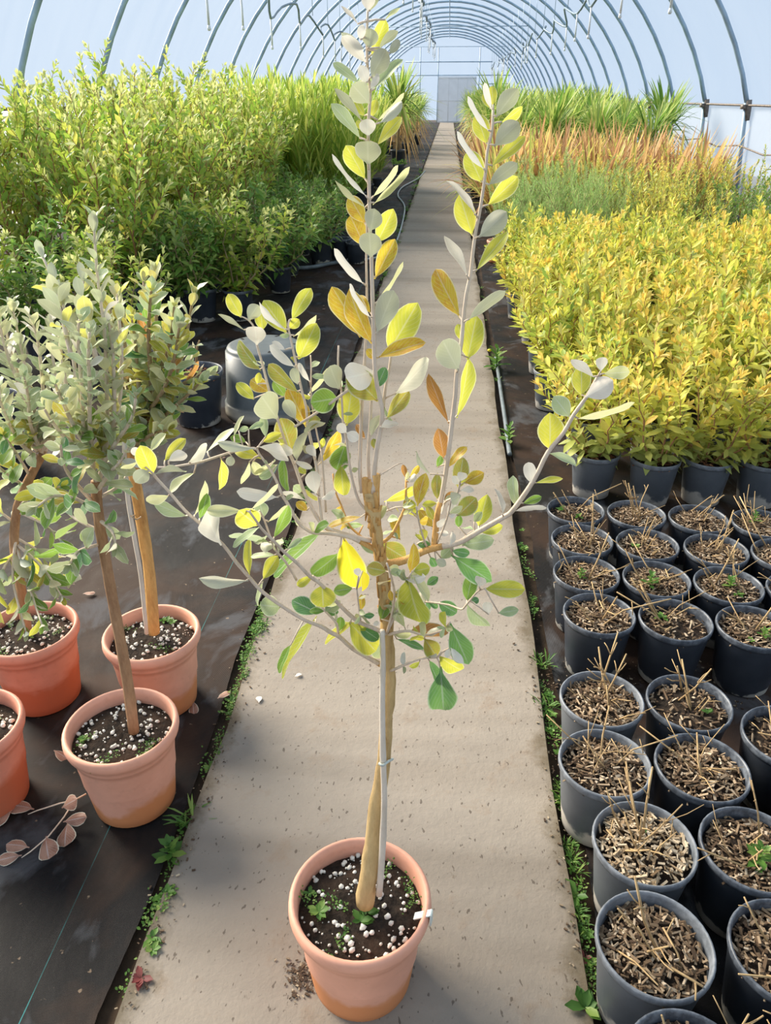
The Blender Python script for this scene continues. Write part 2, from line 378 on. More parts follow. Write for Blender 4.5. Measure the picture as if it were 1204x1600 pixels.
cm = MB(); cm.tube([(4.465, 0, WZ + .07), (4.475, 0, WZ - .05), (4.49, 0, WZ - .2)], [.05, .055, .045], 8); cm.box((4.41, 0, WZ - .02), (.03, .05, .03)); clamp_r = cm.mesh('joint_clamp', M_STEELR)
y = D0 - 7 * DS
while y < ENDY + .1:
    put('roof_hoop', hoop_me, ceil, loc=(0, y, 0))
    put('wall_post', post_r, wr, loc=(0, y, 0)); put('wall_post', post_l, wl, loc=(0, y, 0))
    put('joint_clamp', clamp_r, wr, loc=(0, y, 0))
    y += DS
rm = MB(); rm.tube([(4.47, -5, WZ), (4.47, ENDY, WZ)], .016, 6); put('side_rail', rm.mesh('side_rail', M_STEELR), wr)
rm = MB(); rm.tube([(-4.47, -5, WZ), (-4.47, ENDY, WZ)], .016, 6); put('side_rail', rm.mesh('side_rail', M_STEELR), wl)
rm = MB(); rp = []
yy = D0 - 4 * DS
while yy < ENDY:
    rp += [(4.45, yy, .80), (4.46, yy + DS / 2, .73)]; yy += DS
rm.tube(rp, .012, 5); put('sagging_strap', rm.mesh('sagging_strap', M_STEELR), wr)
rm = MB(); rm.tube([(0, -5, APEX - .05), (0, ENDY, APEX - .05)], .018, 6); put('ridge_tube', rm.mesh('ridge_tube', M_STEEL), ceil)
for k, (yy, zz) in enumerate([(23.6, 3.72), (32.0, 3.6), (44.6, 3.6)]):
    xx = math.sqrt(_R ** 2 - (zz - _cz) ** 2)
    tm = MB(); tm.tube([(-xx, yy, zz), (xx, yy, zz)], .014, 5); put('tie_bar', tm.mesh('tie_bar', M_STEEL), ceil)
# far end wall with its frame and door
fm = MB(); fv = [(4.5, ENDY, 0)] + [(arch(_tm * i / 16)[0], ENDY, arch(_tm * i / 16)[1]) for i in range(16, -17, -1)] + [(-4.5, ENDY, 0)]
fm.add(fv, [tuple(range(len(fv)))]); wf = tag(put('wall_far', fm.mesh('wall_far', M_FILM, False), kind='structure'), 'film covered far end wall with thin frame bars', 'wall')
def bar(nm, a, b, r, par, mat=None):
    m = MB(); m.tube([a, b], r, 6); return put(nm, m.mesh(nm, mat or M_STEEL), par)
YF = ENDY - .08
for x in (-1.7, -.62, 1.85): bar('frame_upright', (x, YF, 0), (x, YF, 4.0), .03, wf)
for z, x in ((2.55, 3.7), (3.25, 2.6)): bar('frame_rail', (-x, YF, z), (x, YF, z), .028, wf)
bar('frame_rail', (1.9, YF, 2.1), (3.7, YF, 2.1), .028, wf); bar('frame_upright', (3.6, YF, 1.2), (3.6, YF, 2.6), .025, wf); bar('frame_brace', (-.5, YF, 1.6), (.7, YF, .35), .022, wf)
dm = MB(); dm.box((.55, YF - .05, 1.25), (1.15, .03, 1.24)); door = tag(put('door_1', dm.mesh('door', simple('door_sheet_white', (.88, .90, .92), .5, .3, .03, 3), False), kind='structure'), 'white sheet sliding door in the far end wall', 'door')
for x in (-.55, .05, .6, 1.15, 1.65): bar('door_batten', (x, YF - .09, .05), (x, YF - .09, 2.45), .010, door, M_WHITEP)
for z in (.08, 1.2, 2.4): bar('door_rail', (-.58, YF - .1, z), (1.68, YF - .1, z), .014, door, M_WHITEP)

# ------------------------------------------------------------------ irrigation lines under the roof
def irrigation(X, z, ystart, amp, label, drop, side, rad=.019):
    t = thing('irrigation_line', (X, ystart, z), label, 'pipe', None)
    pts = []; y = 0; i = 0
    while ystart + y < 48:
        pts.append((.07 * math.sin(i * 2.1), y, 0.0)); pts.append((.10 * math.sin(i * 1.3 + 1), y + DS * .3, -amp * (.6 + .5 * math.sin(i * 1.7) ** 2)))
        pts.append((-.06, y + DS * .65, -amp * .35)); y += DS; i += 1
    m = MB(); m.tube(crom(pts, 3), rad, 6); put('pipe', m.mesh('pipe', M_PIPEB), t)
    dm = MB(); dm.tube([(0, 0, 0), (.004, 0, -drop * .5), (0, 0, -drop)], [.013, .013, .014], 6); dm.tube([(0, 0, -drop), (0, 0, -drop - .035), (0, 0, -drop - .05)], [.016, .022, .012], 8)
    dme = dm.mesh('drop_sprinkler', M_WHITEP)
    for k in range(int((48 - ystart) / 2.1)):
        q = pts[min(len(pts) - 1, k * 3 + 1)]; put('drop_sprinkler', dme, t, loc=(q[0], q[1], q[2]))
    bm_ = MB(); 
    k = 0
    while ystart + k * DS < 48:
        hx = X; hz = _cz + math.sqrt(_R ** 2 - hx ** 2); bm_ = MB(); bm_.tube([(0, 0, 0), (0, 0, hz - z)], .006, 4)
        put('hanger_wire', bm_.mesh('hanger_wire', M_STEEL), t, loc=(0, k * DS, 0)); k += 1
    return t
irrigation(-2.55, 2.80, D0 - 3 * DS, .30, 'wavy blue-grey irrigation pipe hanging under the left of the roof', .36, -1)
irrigation(2.25, 2.88, D0 - 3 * DS, .26, 'wavy blue-grey irrigation pipe hanging under the right of the roof', .36, 1)
irrigation(-.75, 3.75, D0 - DS, .12, 'dark irrigation pipe hanging along the middle of the roof', .55, 0, .036)
# ------------------------------------------------------------------ leaf meshes
def width_at(shape, t):
    if t <= 0: return .06
    if shape == 'obovate': w = (math.sin(math.pi * t ** 1.3) ** .58) * (1 - .10 * (1 - t))
    elif shape == 'elliptic': w = math.sin(math.pi * t ** 1.1) ** .66
    elif shape == 'round': w = math.sin(math.pi * t ** 1.1) ** .52
    elif shape == 'lance': w = math.sin(math.pi * t ** .85) ** 1.05 * (1 - .15 * t)
    else: w = math.sin(math.pi * t) ** .9
    return max(w, .0)
def leaf_mesh(shape, bend=.15, fold=.18, wave=.0, nv=9, nu=2, petiole=.10, ph=0.0, twist=0.0, mat=None):
    """unit leaf: length 1 along +Y, width 1 along X, upper face +Z"""
    m = MB(); vs = []; uv = []; fs = []; row = 2 * nu + 1
    for j in range(nv + 1):
        t = j / nv
        if t < petiole: w = .07
        else: w = max(.07 if j < nv else .03, width_at(shape, (t - petiole) / (1 - petiole)))
        y = t; zc = -bend * t * t + bend * .45 * t
        for i in range(-nu, nu + 1):
            u = i / nu; x = u * w * .5
            z = zc + fold * abs(x) * (1 - .4 * abs(u)) * 1.2 + wave * math.sin(t * 9 + ph + u * 1.3) * abs(u) * .5 * w
            a = twist * t; vs.append((x * math.cos(a) - z * math.sin(a), y, x * math.sin(a) + z * math.cos(a)))
            uv.append((u * .5 + .5, t))
    for j in range(nv):
        for i in range(2 * nu):
            a = j * row + i; fs.append((a, a + 1, a + row + 1, a + row))
    m.add(vs, fs, uv); return m
LM = {}
VAR = [('obovate', .12, .22, .05, 0.), ('obovate', .30, .12, .10, 1.4), ('obovate', -.14, .30, .06, 2.2), ('elliptic', .16, .26, .05, .7),
       ('elliptic', .34, .15, .10, 2.9), ('round', .10, .16, .07, .3), ('lance', .32, .22, .07, 1.0), ('obovate', .05, .10, .04, 4.0)]
def get_leaf(vi, col, low=False):
    k = (vi, col, low)
    if k not in LM:
        s, b, f, wv, ph = VAR[vi]
        LM[k] = leaf_mesh(s, b, f, wv, 7 if low else 12, 1 if low else 2, .06, ph).mesh('leaf', LF[col])
    return LM[k]
def leaf_matrix(P0, P1, nrm, W):
    ax = P1 - P0; Lg = ax.length; yv = ax / Lg
    z = (nrm - yv * nrm.dot(yv)); z = z.normalized() if z.length > 1e-6 else yv.orthogonal().normalized()
    x = yv.cross(z)
    m = Matrix((x * W, yv * Lg, z * Lg)).transposed().to_4x4(); m.translation = P0; return m

# ------------------------------------------------------------------ pots and what fills them
def pot_meshes():
    d = {}
    m = MB(); R, H = .1235, .23     # terracotta coloured, rolled rim
    m.lathe([(0, .006), (.084, .006), (.087, 0), (.0905, .004), (.0935, .03), (.1085, .165), (.1100, .178), (.1130, .180), (.1135, .186), (.1165, .197), (.1225, .203), (.1245, .212), (.1235, .224), (.119, .230), (.1135, .228), (.1095, .215), (.107, .17), (.103, .10)], 48)
    d['terra'] = (m, .1095, .203)
    m = MB()                        # black nursery pot with a thin rounded lip
    m.lathe([(0, .008), (.062, .008), (.066, 0), (.0725, .003), (.074, .022), (.0755, .024), (.0925, .166), (.0935, .170), (.0965, .172), (.0980, .178), (.0985, .187), (.0965, .191), (.0935, .190), (.0915, .184), (.086, .14), (.08, .08)], 40)
    d['black'] = (m, .0915, .165)
    return d
PM = pot_meshes()
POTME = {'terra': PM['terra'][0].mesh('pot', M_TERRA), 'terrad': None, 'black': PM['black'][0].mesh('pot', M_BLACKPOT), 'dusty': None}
POTME['terrad'] = POTME['terra'].copy(); POTME['terrad'].materials.clear(); POTME['terrad'].materials.append(M_TERRA2)
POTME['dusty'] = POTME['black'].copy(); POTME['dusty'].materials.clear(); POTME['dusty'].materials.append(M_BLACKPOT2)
def soil_mesh(R, z, seed, amp, mat):
    rg = random.Random(seed); m = MB(); vs = [(0, 0, z + amp)]; fs = []; n = 24; rings = 7
    for i in range(1, rings + 1):
        for j in range(n):
            q = 2 * math.pi * j / n; r = R * i / rings
            vs.append((r * math.cos(q), r * math.sin(q), z + (amp * (1 - (i / rings) ** 2) + rg.uniform(-.35, .35) * amp if i < rings else -.004)))
    for j in range(n): fs.append((0, 1 + j, 1 + (j + 1) % n))
    for i in range(rings - 1):
        for j in range(n): a = 1 + i * n; fs.append((a + j, a + n + j, a + n + (j + 1) % n, a + (j + 1) % n))
    m.add(vs, fs); return m.mesh('soil', mat)
_g = (1 + 5 ** .5) / 2
ICO = [Vector(v).normalized() for v in ((-1, _g, 0), (1, _g, 0), (-1, -_g, 0), (1, -_g, 0), (0, -1, _g), (0, 1, _g), (0, -1, -_g), (0, 1, -_g), (_g, 0, -1), (_g, 0, 1), (-_g, 0, -1), (-_g, 0, 1))]
ICF = [(0, 11, 5), (0, 5, 1), (0, 1, 7), (0, 7, 10), (0, 10, 11), (1, 5, 9), (5, 11, 4), (11, 10, 2), (10, 7, 6), (7, 1, 8), (3, 9, 4), (3, 4, 2), (3, 2, 6), (3, 6, 8), (3, 8, 9), (4, 9, 5), (2, 4, 11), (6, 2, 10), (8, 6, 7), (9, 8, 1)]
def chunk(m, c, r, rg):
    """one irregular perlite lump"""
    e = Matrix.Rotation(rg.uniform(0, 6.28), 3, 'X') @ Matrix.Rotation(rg.uniform(0, 6.28), 3, 'Z'); a = rg.uniform(.7, 1.2)
    m.add([Vector(c) + e @ Vector((v.x * r * rg.uniform(.75, 1.15), v.y * r * a * rg.uniform(.75, 1.15), v.z * r * .8)) for v in ICO], ICF)
def perlite_mesh(R, z, amp, seed, n):
    rg = random.Random(seed); m = MB()
    for _ in range(n):
        r = R * .97 * math.sqrt(rg.random()); q = rg.uniform(0, 6.283); s = rg.choice([.0012, .0016, .002, .003, .004, .0052, .006]) * rg.uniform(.8, 1.2)
        chunk(m, (r * math.cos(q), r * math.sin(q), z + amp * (1 - (r / R) ** 2) + s * .35), s, rg)
    return m.mesh('perlite', M_PERL)
def chips_mesh(R, z, amp, seed, n, mat, s=1.0):
    rg = random.Random(seed); m = MB()
    for _ in range(n):
        r = R * .98 * math.sqrt(rg.random()); q = rg.uniform(0, 6.283)
        e = Matrix.Rotation(rg.uniform(0, 6.28), 3, 'Z') @ Matrix.Rotation(rg.gauss(0, .4), 3, 'X') @ Matrix.Rotation(rg.gauss(0, .34), 3, 'Y')
        L = rg.choice([.003, .005, .007, .009, .012]) * rg.uniform(.7, 1.3) * s
        m.box((r * math.cos(q), r * math.sin(q), z + amp * (1 - (r / R) ** 2) + rg.uniform(0, .008)), (L, rg.uniform(.0011, .0027) * s, rg.uniform(.0006, .0013)), e)
    return m.mesh('mulch', mat, False)
SOILT = [soil_mesh(.1075, .197, i, .010, M_SOIL) for i in range(3)]
PERLT = [perlite_mesh(.1075, .197, .010, i, 200) for i in range(3)]
SOILB = [soil_mesh(.0905, .162, 10 + i, .010, M_SOIL) for i in range(3)]
CHIPB = [chips_mesh(.0905, .164, .012, i, 480, M_CHIP) for i in range(3)]
CHIPD = [chips_mesh(.0905, .162, .010, 20 + i, 190, M_CHIP) for i in range(2)]
CHIPP = chips_mesh(.0905, .168, .014, 31, 460, M_CHIPP)
CHIPR = [chips_mesh(.0905, .164, .008, 40 + i, 110, M_CHIPR, 1.2) for i in range(2)]
def weed_mesh(seed, kind, s=1.0):
    """small weed: 'rosette' of oval leaves, 'grass' tuft, 'creep' low carpet of tiny leaves, 'tall' leafy stem"""
    rg = random.Random(seed); m = MB()
    def lf(P, d, L, W, up=Vector((0, 0, 1)), droop=.2):
        m.c = (rg.random(), 0, 1, 1); d = d.normalized(); x = d.cross(up)
        x = x.normalized() if x.length > 1e-3 else Vector((1, 0, 0)); nn = x.cross(d)
        pt = [(0, .10), (.3, .8), (.65, 1), (1, .12)]; vs = []
        for t, wv in pt:
            c = P + d * (L * t) - up * (droop * L * t * t) + nn * 0
            vs += [c - x * (W * wv * .5) + nn * (.12 * W), c, c + x * (W * wv * .5) + nn * (.12 * W)]
        fs = []
        for j in range(3): a = j * 3; fs += [(a, a + 1, a + 4, a + 3), (a + 1, a + 2, a + 5, a + 4)]
        m.add(vs, fs)
    if kind == 'rosette':
        for k in range(rg.randint(7, 12)):
            q = rg.uniform(0, 6.28); e = rg.uniform(.15, .9); L = rg.uniform(.018, .034) * s
            lf(Vector((0, 0, .002)), Vector((math.cos(q), math.sin(q), e)), L, L * .5)
    elif kind == 'grass':
        for k in range(26):
            q = rg.uniform(0, 6.28); e = rg.uniform(.5, 2.2); L = rg.uniform(.03, .075) * s
            lf(Vector((rg.gauss(0, .006), rg.gauss(0, .012), 0)), Vector((math.cos(q), math.sin(q), e)), L, .0042 * s, droop=.35)
    elif kind == 'creep':
        for k in range(46):
            P = Vector((rg.gauss(0, .012), rg.gauss(0, .034), rg.uniform(0, .012))) * s; q = rg.uniform(0, 6.28)
            L = rg.uniform(.006, .013) * s; lf(P, Vector((math.cos(q), math.sin(q), rg.uniform(.1, .9))), L, L * .62)
    elif kind == 'tall':
        for k in range(16):
            q = k * 2.4 + rg.uniform(-.3, .3); h = .008 + .05 * (k / 16) * s; L = rg.uniform(.03, .05) * s * (1 - .35 * k / 16)
            lf(Vector((0, 0, h)), Vector((math.cos(q), math.sin(q), .3 + 1.0 * k / 16)), L, L * .42)
        m.tube([(0, 0, 0), (.002, 0, .06 * s)], .0022, 5)
    return m.mesh('weed', M_WEED)
WM = {k: [weed_mesh(i * 7 + 3, k) for i in range(4)] for k in ('rosette', 'grass', 'creep', 'tall')}
def pot_sprout(par, x, y, z, kind='rosette', s=.5, nm='seedling'):
    o = put(nm, random.choice(WM[kind]), par, loc=(x, y, z)); o.scale = (s, s, s); o.rotation_euler = (0, 0, U(0, 6)); return o

# ------------------------------------------------------------------ cut-back plants in black pots, right of the path
def cut_stem_mesh(seed):
    rg = random.Random(seed); m = MB(); q = rg.uniform(0, 6.28); lean = rg.uniform(.1, 1.7)
    d = Vector((math.cos(q) * lean, math.sin(q) * lean, 1)).normalized(); Lg = rg.uniform(.05, .15); r = rg.uniform(.0012, .0022)
    p0 = Vector((0, 0, -.01)); p1 = p0 + d * Lg * .5 + Vector((rg.gauss(0, .006), rg.gauss(0, .006), 0)); p2 = p1 + d * Lg * .5 + Vector((rg.gauss(0, .012), rg.gauss(0, .012), 0))
    m.tube([p0, p1, p2], [r * 1.25, r, r * .8], 5)
    for _ in range(rg.choice([1, 1, 2, 2, 3])):
        t = rg.uniform(.35, .95); b = p0.lerp(p2, t); q2 = rg.uniform(0, 6.28)
        e = (d + Vector((math.cos(q2), math.sin(q2), rg.uniform(-.2, .5))) * rg.uniform(.6, 1.3)).normalized(); l2 = rg.uniform(.02, .07)
        m.tube([b, b + e * l2 * .6, b + e * l2 + Vector((0, 0, rg.uniform(-.008, .01)))], [r * .75, r * .6, r * .5], 4)
    return m.mesh('cut_stem', M_STRAW)
CUT = [cut_stem_mesh(100 + i) for i in range(14)]
# rim centre in the photo, what it holds, how many sprouts, label
CUTPOTS = [
 (902, 796, 'd', 2, 'cut-back plant at the path end of the rearmost row, green seedlings on dark soil'),
 (999, 808, 'c', 0, 'cut-back plant second from the path in the rearmost row of stubs'),
 (1098, 820, 'c', 0, 'cut-back plant third from the path in the rearmost row of stubs'),
 (1186, 818, 'c', 1, 'cut-back plant fourth from the path in the rearmost row of stubs'),
 (913, 843, 'c', 0, 'cut-back plant at the path end of the second row from the rear'),
 (1009, 853, 'c', 1, 'cut-back plant second from the path in the second row from the rear'),
 (1124, 860, 'c', 0, 'cut-back plant third from the path in the second row from the rear'),
 (1218, 868, 'c', 0, 'cut-back plant by the right picture edge in the second row from the rear'),
 (922, 897, 'c', 1, 'cut-back plant at the path end of the third row, tangle of bent stubs'),
 (1030, 901, 'c', 1, 'cut-back plant second from the path in the third row, bundle of stubs leaning right'),
 (1141, 908, 'c', 3, 'cut-back plant third from the path in the third row, bright green sprout'),
 (1240, 917, 'c', 0, 'cut-back plant fourth from the path in the third row, mostly beyond the right edge'),
 (937, 955, 'c', 0, 'cut-back plant at the near left corner of the rear block, two bare stubs'),
 (1051, 956, 'd', 2, 'cut-back plant mid near row of the rear block, dark soil and green shoot'),
 (1167, 964, 'c', 2, 'cut-back plant at the right of the rear-block near row, forked stub with leaf'),
 (962, 1120, 'c', 0, 'cut-back plant at the far left corner of the front block beside the path'),
 (1086, 1126, 'd', 1, 'cut-back plant second from the path in the front-block far row, leafy shoot'),
 (1213, 1153, 'd', 2, 'cut-back plant at the right edge in the front-block far row, green rosette'),
 (979, 1212, 'c', 0, 'cut-back plant beside the path, second row of the front block, long diagonal stub'),
 (1114, 1218, 'c', 0, 'cut-back plant second from the path in the second row of the front block'),
 (1262, 1255, 'c', 0, 'cut-back plant cut by the right edge in the second row of the front block'),
 (1005, 1322, 'p', 1, 'cut-back plant beside the path filled with pale wood chips and straw-like stubs'),
 (1165, 1330, 'c', 2, 'cut-back plant with a tall green sprig right of the pot of pale chips'),
 (1042, 1447, 'c', 0, 'cut-back plant with a dust-grey side beside the path, third from the front'),
 (1206, 1461, 'c', 0, 'cut-back plant at the right edge beside the grey-sided pot'),
 (1081, 1596, 'c', 1, 'nearest cut-back plant, cut by the lower edge of the picture'),
 (1256, 1615, 'c', 0, 'cut-back plant in the lower right corner of the picture'),
]
random.seed(11)
CPOS = []
for px, py, kind, ns, lab in CUTPOTS:
    g = onz(px, py, .19); CPOS.append([g.x, g.y])
for _ in range(120):                                   # nudge so that no two pots share space
    for i in range(len(CPOS)):
        for j in range(i):
            dx = CPOS[i][0] - CPOS[j][0]; dy = CPOS[i][1] - CPOS[j][1]; d = math.hypot(dx, dy)
            if d < .204: k = (.204 - d) / d * .5; CPOS[i][0] += dx * k; CPOS[i][1] += dy * k; CPOS[j][0] -= dx * k; CPOS[j][1] -= dy * k
for i, (px, py, kind, ns, lab) in enumerate(CUTPOTS):
    t = thing('cut_back_plant', (CPOS[i][0], CPOS[i][1], 0), lab, 'potted plant', 'cut-back plants in black nursery pots')
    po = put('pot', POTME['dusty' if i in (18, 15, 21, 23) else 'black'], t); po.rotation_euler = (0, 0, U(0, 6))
    put('soil', random.choice(SOILB), t)
    put('mulch', CHIPP if kind == 'p' else random.choice(CHIPD if kind == 'd' else CHIPB), t, kind='stuff').rotation_euler = (0, 0, U(0, 6))
    k = {0: 5}.get(i, random.choice([6, 7, 8])) + (6 if kind == 'p' else 0)
    cx, cy = U(-.02, .02), U(-.02, .02)
    for _ in range(k):
        o = put('cut_stem', random.choice(CUT), t, loc=(cx + random.gauss(0, .022), cy + random.gauss(0, .022), .172)); o.rotation_euler = (0, 0, U(0, 6.28)); s = U(.8, 1.25); o.scale = (s, s, s)
    for _ in range(ns): pot_sprout(t, U(-.05, .05), U(-.05, .05), .176, random.choice(['rosette', 'rosette', 'tall']), U(.5, .8), 'green_shoot')
# ------------------------------------------------------------------ terracotta pots
random.seed(21)
def terra_pot(name, g, label, cat, mat='terra', seed=0, rz=0):
    t = thing(name, (g.x, g.y, 0), label, cat)
    o = put('pot', POTME[mat], t); o.rotation_euler = (0, 0, rz)
    put('soil', SOILT[seed % 3], t); put('perlite', PERLT[seed % 3], t, kind='stuff').rotation_euler = (0, 0, rz * 2)
    for k in range(5):
        q = U(0, 6.28); r = U(.05, .095); pot_sprout(t, r * math.cos(q), r * math.sin(q), .205, random.choice(['rosette', 'creep']), U(.3, .6))
    return t
# ------------------------------------------------------------------ the plant on the path
HG = onz(562, 1399, .23); HG.z = 0
HY = HG.y
hero = terra_pot('potted_tree', HG, 'slender young tree with yellow and silver-grey leaves in a terracotta pot standing on the path', 'potted tree', 'terra', 0, .4)
def hloc(px, py, dep=0.0): return ony(px, py, HY + dep) - HG
def hr(px, py): return pxm(ony(px, py, HY))          # metres per pixel there
# trunk and cane
tp = [(570, 1412, 15), (576, 1360, 13), (583, 1300, 12), (590, 1250, 11.5), (597, 1205, 10.5), (603, 1150, 10), (606, 1100, 10), (608, 1045, 10), (606, 1000, 10.5), (602, 950, 10), (598, 905, 9.5), (594, 875, 9), (590, 845, 8.5), (585, 810, 9.5), (581, 785, 11), (580, 770, 11)]
tp = crom([(a, b, c, -.012 if b > 1330 else 0) for a, b, c in tp], 3)
m = MB(); rg = random.Random(3)
m.tube([hloc(a, b, d) + Vector((rg.gauss(0, .0008), rg.gauss(0, .0008), 0)) for a, b, c, d in tp], [c * hr(a, b) * rg.uniform(.94, 1.08) for a, b, c, d in tp], 12)
o = put('trunk', m.mesh('trunk', M_BARK), hero)
m = MB()
for (a, b, a2, b2, r) in [(575, 788, 570, 748, 6), (586, 790, 588, 742, 7), (580, 790, 578, 752, 6)]:
    m.tube([hloc(a, b), hloc((a + a2) / 2 - 1, (b + b2) / 2, .004), hloc(a2, b2)], [r * hr(a, b), r * .95 * hr(a, b), r * .9 * hr(a, b)], 9)
# flaking bark flaps on the upper trunk
for k in range(46):
    b = rg.uniform(775, 985); i = min(range(len(tp)), key=lambda j: abs(tp[j][1] - b)); a = tp[i][0]; R = tp[i][2] * hr(a, b)
    q = rg.uniform(math.pi, 2 * math.pi); c = hloc(a, b) + Vector((math.cos(q) * R, math.sin(q) * R, 0))
    mt = Matrix.Rotation(q - math.pi / 2, 3, 'Z') @ Matrix.Rotation(rg.gauss(0, .12), 3, 'X') @ Matrix.Rotation(rg.gauss(0, .15), 3, 'Y')
    m.box(c, (rg.uniform(.0012, .0032), .0006, rg.uniform(.006, .016)), mt)
put('upper_trunk_bark', m.mesh('upper_trunk_bark', M_BARKO), hero)
sp = crom([(592, 1398, 5), (597, 1330, 5), (600, 1250, 4.6), (598, 1180, 4.6), (597, 1100, 4.4), (598, 1030, 4.2), (597, 985, 4)], 3)
m = MB(); m.tube([hloc(a, b, -.022) for a, b, c in sp], [c * hr(a, b) * (1.12 if i in (4, 9, 14) else 1) for i, (a, b, c) in enumerate(sp)], 8)
put('support_cane', m.mesh('support_cane', M_BAMBOO), hero)['label'] = 'thin pale support cane'
m = MB(); q0 = hloc(596, 1193, -.03)
m.tube([hloc(593, 1194, -.03), hloc(598, 1196, -.031), hloc(606, 1190, -.022), hloc(613, 1186, .004), hloc(604, 1188, .016), hloc(593, 1192, .0), hloc(593, 1194, -.03)], .0022, 5)
put('tie', m.mesh('tie', simple('pale_tie', (.56, .60, .55), .6, .3)), hero)
# clip on the rim
m = MB(); qa = math.radians(-12); cx, cy = math.cos(qa), math.sin(qa)
for (r, z, rn, zn) in ((.098, .213, .127, .2345), (.127, .2345, .1275, .208)):
    p0 = Vector((cx * r, cy * r, z)); p1 = Vector((cx * rn, cy * rn, zn)); d = (p1 - p0); t_ = Vector((-cy, cx, 0)) * .0065; nn = d.normalized().cross(t_.normalized()) * .0012
    m.add([p0 - t_ - nn, p0 + t_ - nn, p1 + t_ - nn, p1 - t_ - nn, p0 - t_ + nn, p0 + t_ + nn, p1 + t_ + nn, p1 - t_ + nn], [(0, 1, 2, 3), (7, 6, 5, 4), (0, 4, 5, 1), (1, 5, 6, 2), (2, 6, 7, 3), (3, 7, 4, 0)])
put('rim_clip', m.mesh('rim_clip', simple('pale_clip', (.60, .66, .62), .5, .3), False), hero)
for (a, b, k, s) in ((472 + 90, 1438, 'rosette', .8), (497, 1423, 'rosette', .85), (526, 1408, 'creep', .55), (573, 1425, 'rosette', .7), (641, 1385, 'creep', .5), (478, 1398, 'creep', .5)):
    p = onz(a, b, .212) - HG; pot_sprout(hero, p.x, p.y, .207, k, s)

